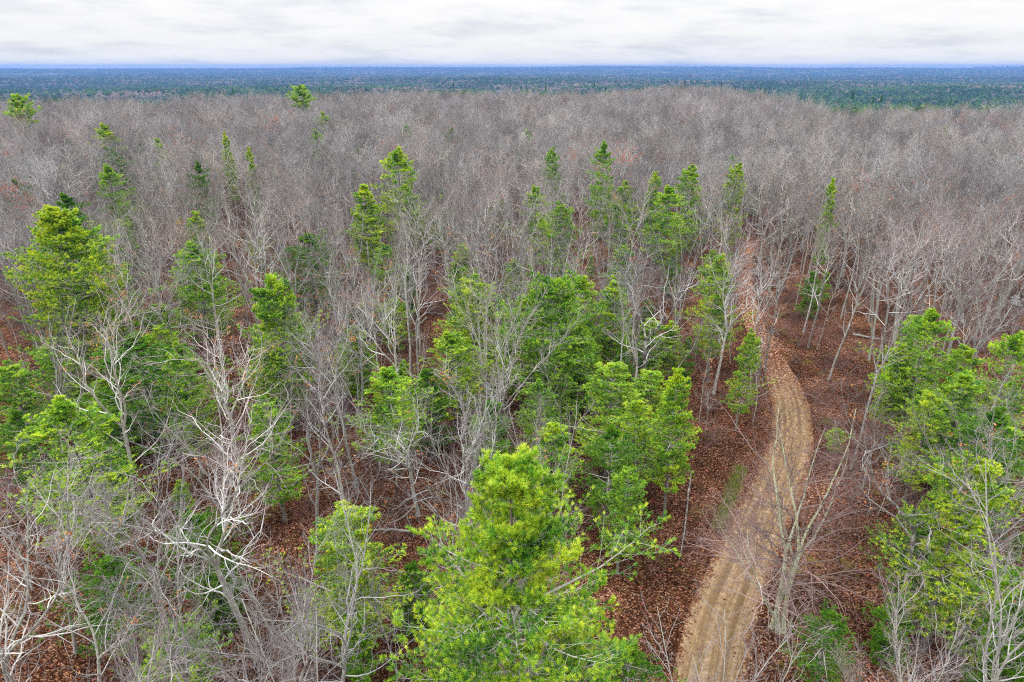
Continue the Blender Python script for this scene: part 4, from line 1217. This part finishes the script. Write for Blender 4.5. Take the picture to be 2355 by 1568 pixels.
# ------------------------------------------------------------------ valley forest
def valley_conifer(seed, H, R, n):
    rng = np.random.default_rng(seed)
    z = H * (.12 + .88 * (1 - np.sqrt(rng.uniform(0, 1, n))))
    rad = R * (1 - z / H) ** .8 + .25
    a = rng.uniform(0, 2 * PI, n)
    c = np.stack([np.cos(a) * rad * .45, np.sin(a) * rad * .45, z], 1)
    out = np.stack([np.cos(a), np.sin(a), rng.uniform(-.3, .25, n)], 1)
    sd_ = np.stack([-np.sin(a), np.cos(a), rng.normal(0, .3, n)], 1)
    wv = (rad * .45)[:, None]
    V = np.stack([c - sd_ * wv, c + sd_ * wv, c + out * (rad * .75)[:, None]], 1)
    V = np.concatenate([V.reshape(-1, 3), [[-.5, 0, H * .86], [.5, 0, H * .86], [0, 0, H * 1.04], [0, -.5, H * .86], [0, .5, H * .86], [0, 0, H * 1.04]]])
    m = len(V)
    return make_mesh('valley_conifer', [(V, np.arange(m).reshape(-1, 3), np.repeat(rng.uniform(0, 1, m // 3), 3))], M_NEEDLE_V)


def valley_round(seed, H, R, n, mat, thin):
    rng = np.random.default_rng(seed)
    d = norm(rng.normal(0, 1, (n, 3))); d[:, 2] = np.abs(d[:, 2]) * 1.0 - .25
    c = d * np.array([R, R, H * .38]) * rng.uniform(.55, 1., (n, 1)) + np.array([0, 0, H * .6])
    u = norm(d + rng.normal(0, .5, (n, 3)) + np.array([0, 0, .5])); v = norm(np.cross(u, rng.normal(0, 1, (n, 3))))
    L = R * rng.uniform(.35, .6, (n, 1)); W_ = L * thin
    V = np.stack([c - u * L - v * W_, c - u * L * .6 + v * W_, c + u * L], 1).reshape(-1, 3)
    return make_mesh('valley_tree', [(V, np.arange(n * 3).reshape(-1, 3), np.repeat(rng.uniform(0, 1, n), 3))], mat)


M_VH = mat_leaf('valley_bare_twigs', [(0, (.11, .10, .10)), (.6, (.21, .195, .195)), (1, (.32, .30, .295))], .1, [(0, (.9, .88, .9)), (1, (1.15, 1.1, 1.1))], by_place=.0045)
M_VR = mat_leaf('valley_pine_needles', [(0, (.032, .08, .036)), (.6, (.08, .16, .06)), (1, (.15, .23, .075))], .2, [(0, (.8, .9, .9)), (1, (1.25, 1.15, .95))], by_place=.0035)
M_VRED = mat_leaf('valley_red_leaves', [(0, (.12, .03, .02)), (1, (.28, .09, .06))], .2)
v_src = [valley_conifer(800, 17, 2.6, 90), valley_conifer(801, 20, 2.9, 100), valley_conifer(802, 14, 2.2, 80),
         valley_round(803, 17, 4.0, 120, M_VR, .45), valley_round(804, 15, 3.6, 110, M_VR, .45),
         valley_round(805, 15, 4.2, 150, M_VH, .16), valley_round(806, 13, 3.6, 130, M_VH, .16), valley_round(807, 13, 3.6, 110, M_VRED, .4)]
vx, vy = [], []
rngv = np.random.default_rng(90)
for r0, r1, area in ((300, 900, 34), (900, 1500, 60), (1500, 2600, 130), (2600, 4200, 330), (4200, 7000, 1000), (7000, 12900, 2300)):
    n = int(math.radians(84) * .5 * (r1 ** 2 - r0 ** 2) / area)
    rr_ = np.sqrt(rngv.uniform(r0 ** 2, r1 ** 2, n)); aa_ = rngv.uniform(-math.radians(42), math.radians(42), n)
    k = rr_ > edge(aa_) + 45
    vx.append((rr_ * np.sin(aa_))[k]); vy.append((rr_ * np.cos(aa_))[k])
vx, vy = np.concatenate(vx), np.concatenate(vy)
n = len(vx); print('valley', n)
vr = np.hypot(vx, vy)
f1 = vnoise(vx, vy, 240, 91) + .35 * vnoise(vx, vy, 90, 92) + .9 * vnoise(vx, vy, 800, 93)
conif = f1 < .6
u = rngv.uniform(0, 1, n)
idx = np.where(conif, np.where(u < .45, rngv.integers(0, 3, n), np.where(u < .9, rngv.integers(3, 5, n), 5)), np.where(u < .16, 3, rngv.integers(5, 7, n)))
idx = np.where((vr > 2600) & conif & (u < .85), rngv.integers(0, 3, n), idx)
idx = np.where(rngv.uniform(0, 1, n) < .006, 7, idx)
s_ = rngv.uniform(.6, 1.25, n) ** 1.1 * (1 + .12 * sstep(3000, 9000, vr))
ws = s_ * rngv.uniform(.9, 1.3, n) * (1 + .9 * sstep(2500, 7000, vr))
scatter('valley_forest', np.stack([vx, vy, ground(vx, vy)], 1), rngv.uniform(0, 6.28, n), np.zeros((n, 2)), np.stack([ws, ws, s_], 1), idx, v_src,
        'blue-green mixed forest filling the wide valley to the horizon', 'forest')

# ------------------------------------------------------------------ young pines and saplings between the trees
green_zones = [(40, 800, 430, 1000, 24), (790, 1000, 420, 1000, 14), (1020, 1740, 400, 1080, 40), (1980, 2354, 760, 1560, 9), (100, 840, 1150, 1540, 2), (1200, 1800, 370, 520, 10), (40, 800, 330, 460, 8), (1850, 2354, 420, 760, 6)]
rngy = np.random.default_rng(99)
for x0, x1, y0, y1, cnt in green_zones:
    c = 0
    for _ in range(cnt * 12):
        if c >= cnt: break
        H = rngy.uniform(3.5, 10.5)
        px, py = rngy.uniform(x0, x1), rngy.uniform(y0, y1)
        if 1580 < px < 1900 and py > 690: continue
        p = at(px, py, H * .6)
        xa, ya = np.array([p[0]]), np.array([p[1]])
        if p[1] < 15 or math.hypot(p[0], p[1]) > 230: continue
        if track_dist(xa, ya)[0] < 2.4 or not free_of(xa, ya, .6)[0] or blocked(xa, ya, np.array([H]), (0, .5))[0]: continue
        young = H < 7.5
        v = YPINE[rngy.integers(0, 3)] if young else PINE[rngy.integers(0, 3)]
        o = add_pine(v, p[0], p[1], H, rngy.uniform(0, 6), rngy.uniform(.85, 1.2) * (1 if young else 1.55), 'young_pine' if young else 'pine_tree', 'young pine' if young else 'pine tree')
        PENDING.append((o, 'young pine' if young else 'pine', p[0], p[1], H, 'green'))
        OCC.append((p[0], p[1], .9)); c += 1
sx, sy = jitter(5.3, 24, lambda a: np.full(np.shape(a), 92.), 61)
kk = (track_dist(sx, sy) > 2.6) & free_of(sx, sy, .3)
kk &= ~blocked(sx, sy, np.full(len(sx), 6.), (0., .5, .9))
px_, py_, _ = project(sx, sy, np.full(len(sx), 3.))
kk &= (px_ > 0) & (px_ < 2354) & (py_ < 1600)
sx, sy = sx[kk], sy[kk]
for i in range(len(sx)):
    H = RNG.uniform(4.5, 10)
    o = add_bare(SAPL[RNG.integers(0, 3)], sx[i], sy[i], H, RNG.uniform(0, 6), (RNG.normal(0, .08) * H, RNG.normal(0, .08) * H), RNG.uniform(.9, 1.4), 'bare_sapling', 'sapling', 'bare saplings under the taller trees', RNG.uniform() < .5)
    PENDING.append((o, 'sapling', sx[i], sy[i], H, 'thin'))
print('pending', len(PENDING), 'saplings', len(sx))

# ------------------------------------------------------------------ labels: each tree is told by its landmark and its rank from it
ORD = ['', 'second ', 'third ', 'fourth ', 'fifth ', 'sixth ', 'seventh ', 'eighth ', 'ninth ', 'tenth ', 'eleventh ', 'twelfth ', 'thirteenth ', 'fourteenth ', 'fifteenth ', 'sixteenth ',
       'seventeenth ', 'eighteenth ', 'nineteenth ', 'twentieth ']
KW = {'bare': 'leafless tree', 'pine': 'green pine', 'young pine': 'young green pine', 'sapling': 'thin bare sapling'}
buckets = {}
used_n = {}
for o, kind, x, y, H, tone in PENDING:
    px, py, _ = project(x, y, H * .6)
    d = math.hypot(x, y)
    cand = sorted(LANDMARKS, key=lambda l: math.hypot(px - l[1], (py - l[2]) * 1.5) + used_n.get((l[0], kind), 0) * 9)
    s, lx_, ly_, ld_ = cand[0]
    used_n[(s, kind)] = used_n.get((s, kind), 0) + 1
    dd = d - ld_
    lat_ = abs(px - lx_) / FPX * d
    if abs(dd) > lat_:
        rel = 'beyond the' if dd > 0 else 'nearer than the'
    else:
        trackx = 1700
        rel = 'on the track side of the' if (px - lx_) * (trackx - lx_) > 0 else 'farther from the track than the'
    if kind == 'bare': phrase = {'pale': 'whitish leafless tree', 'dark-barked': 'dark-barked leafless tree', 'grey': 'grey leafless tree'}[tone]
    else: phrase = KW[kind]
    buckets.setdefault((phrase, rel, s), []).append((math.hypot(px - lx_, py - ly_), o))
for (phrase, rel, s), lst in buckets.items():
    lst.sort(key=lambda q: q[0])
    for k, (_, o) in enumerate(lst):
        o['label'] = '%s%s %s %s' % (ORD[min(k, 19)], phrase, rel, s)

# ------------------------------------------------------------------ haze: one closed box of even, thin, bluish air
HAZE_TOP = float(max(34., ground(vx, vy).max() + 26))
print('haze top', HAZE_TOP)


def haze():
    x0, x1, y0, y1, z0, z1 = -13300., 13300., -13300., 13300., -90., HAZE_TOP
    V = np.array([[x, y, z] for z in (z0, z1) for y in (y0, y1) for x in (x0, x1)])
    F = np.array([[0, 2, 3, 1], [4, 5, 7, 6], [0, 1, 5, 4], [2, 6, 7, 3], [0, 4, 6, 2], [1, 3, 7, 5]])
    m = bpy.data.materials.new('thin_blue_haze'); m.use_nodes = True
    g = NT(m.node_tree)
    v = g.n('ShaderNodeVolumePrincipled', i={'Color': (.15, .30, .68, 1), 'Density': 1.05e-4, 'Anisotropy': 0.0})
    g.n('ShaderNodeOutputMaterial', i={'Volume': v})
    o = link('haze', make_mesh('haze', [(V, F)], m))
    tag(o, 'thin blue haze over the distant valley', 'haze', None, 'stuff')


haze()
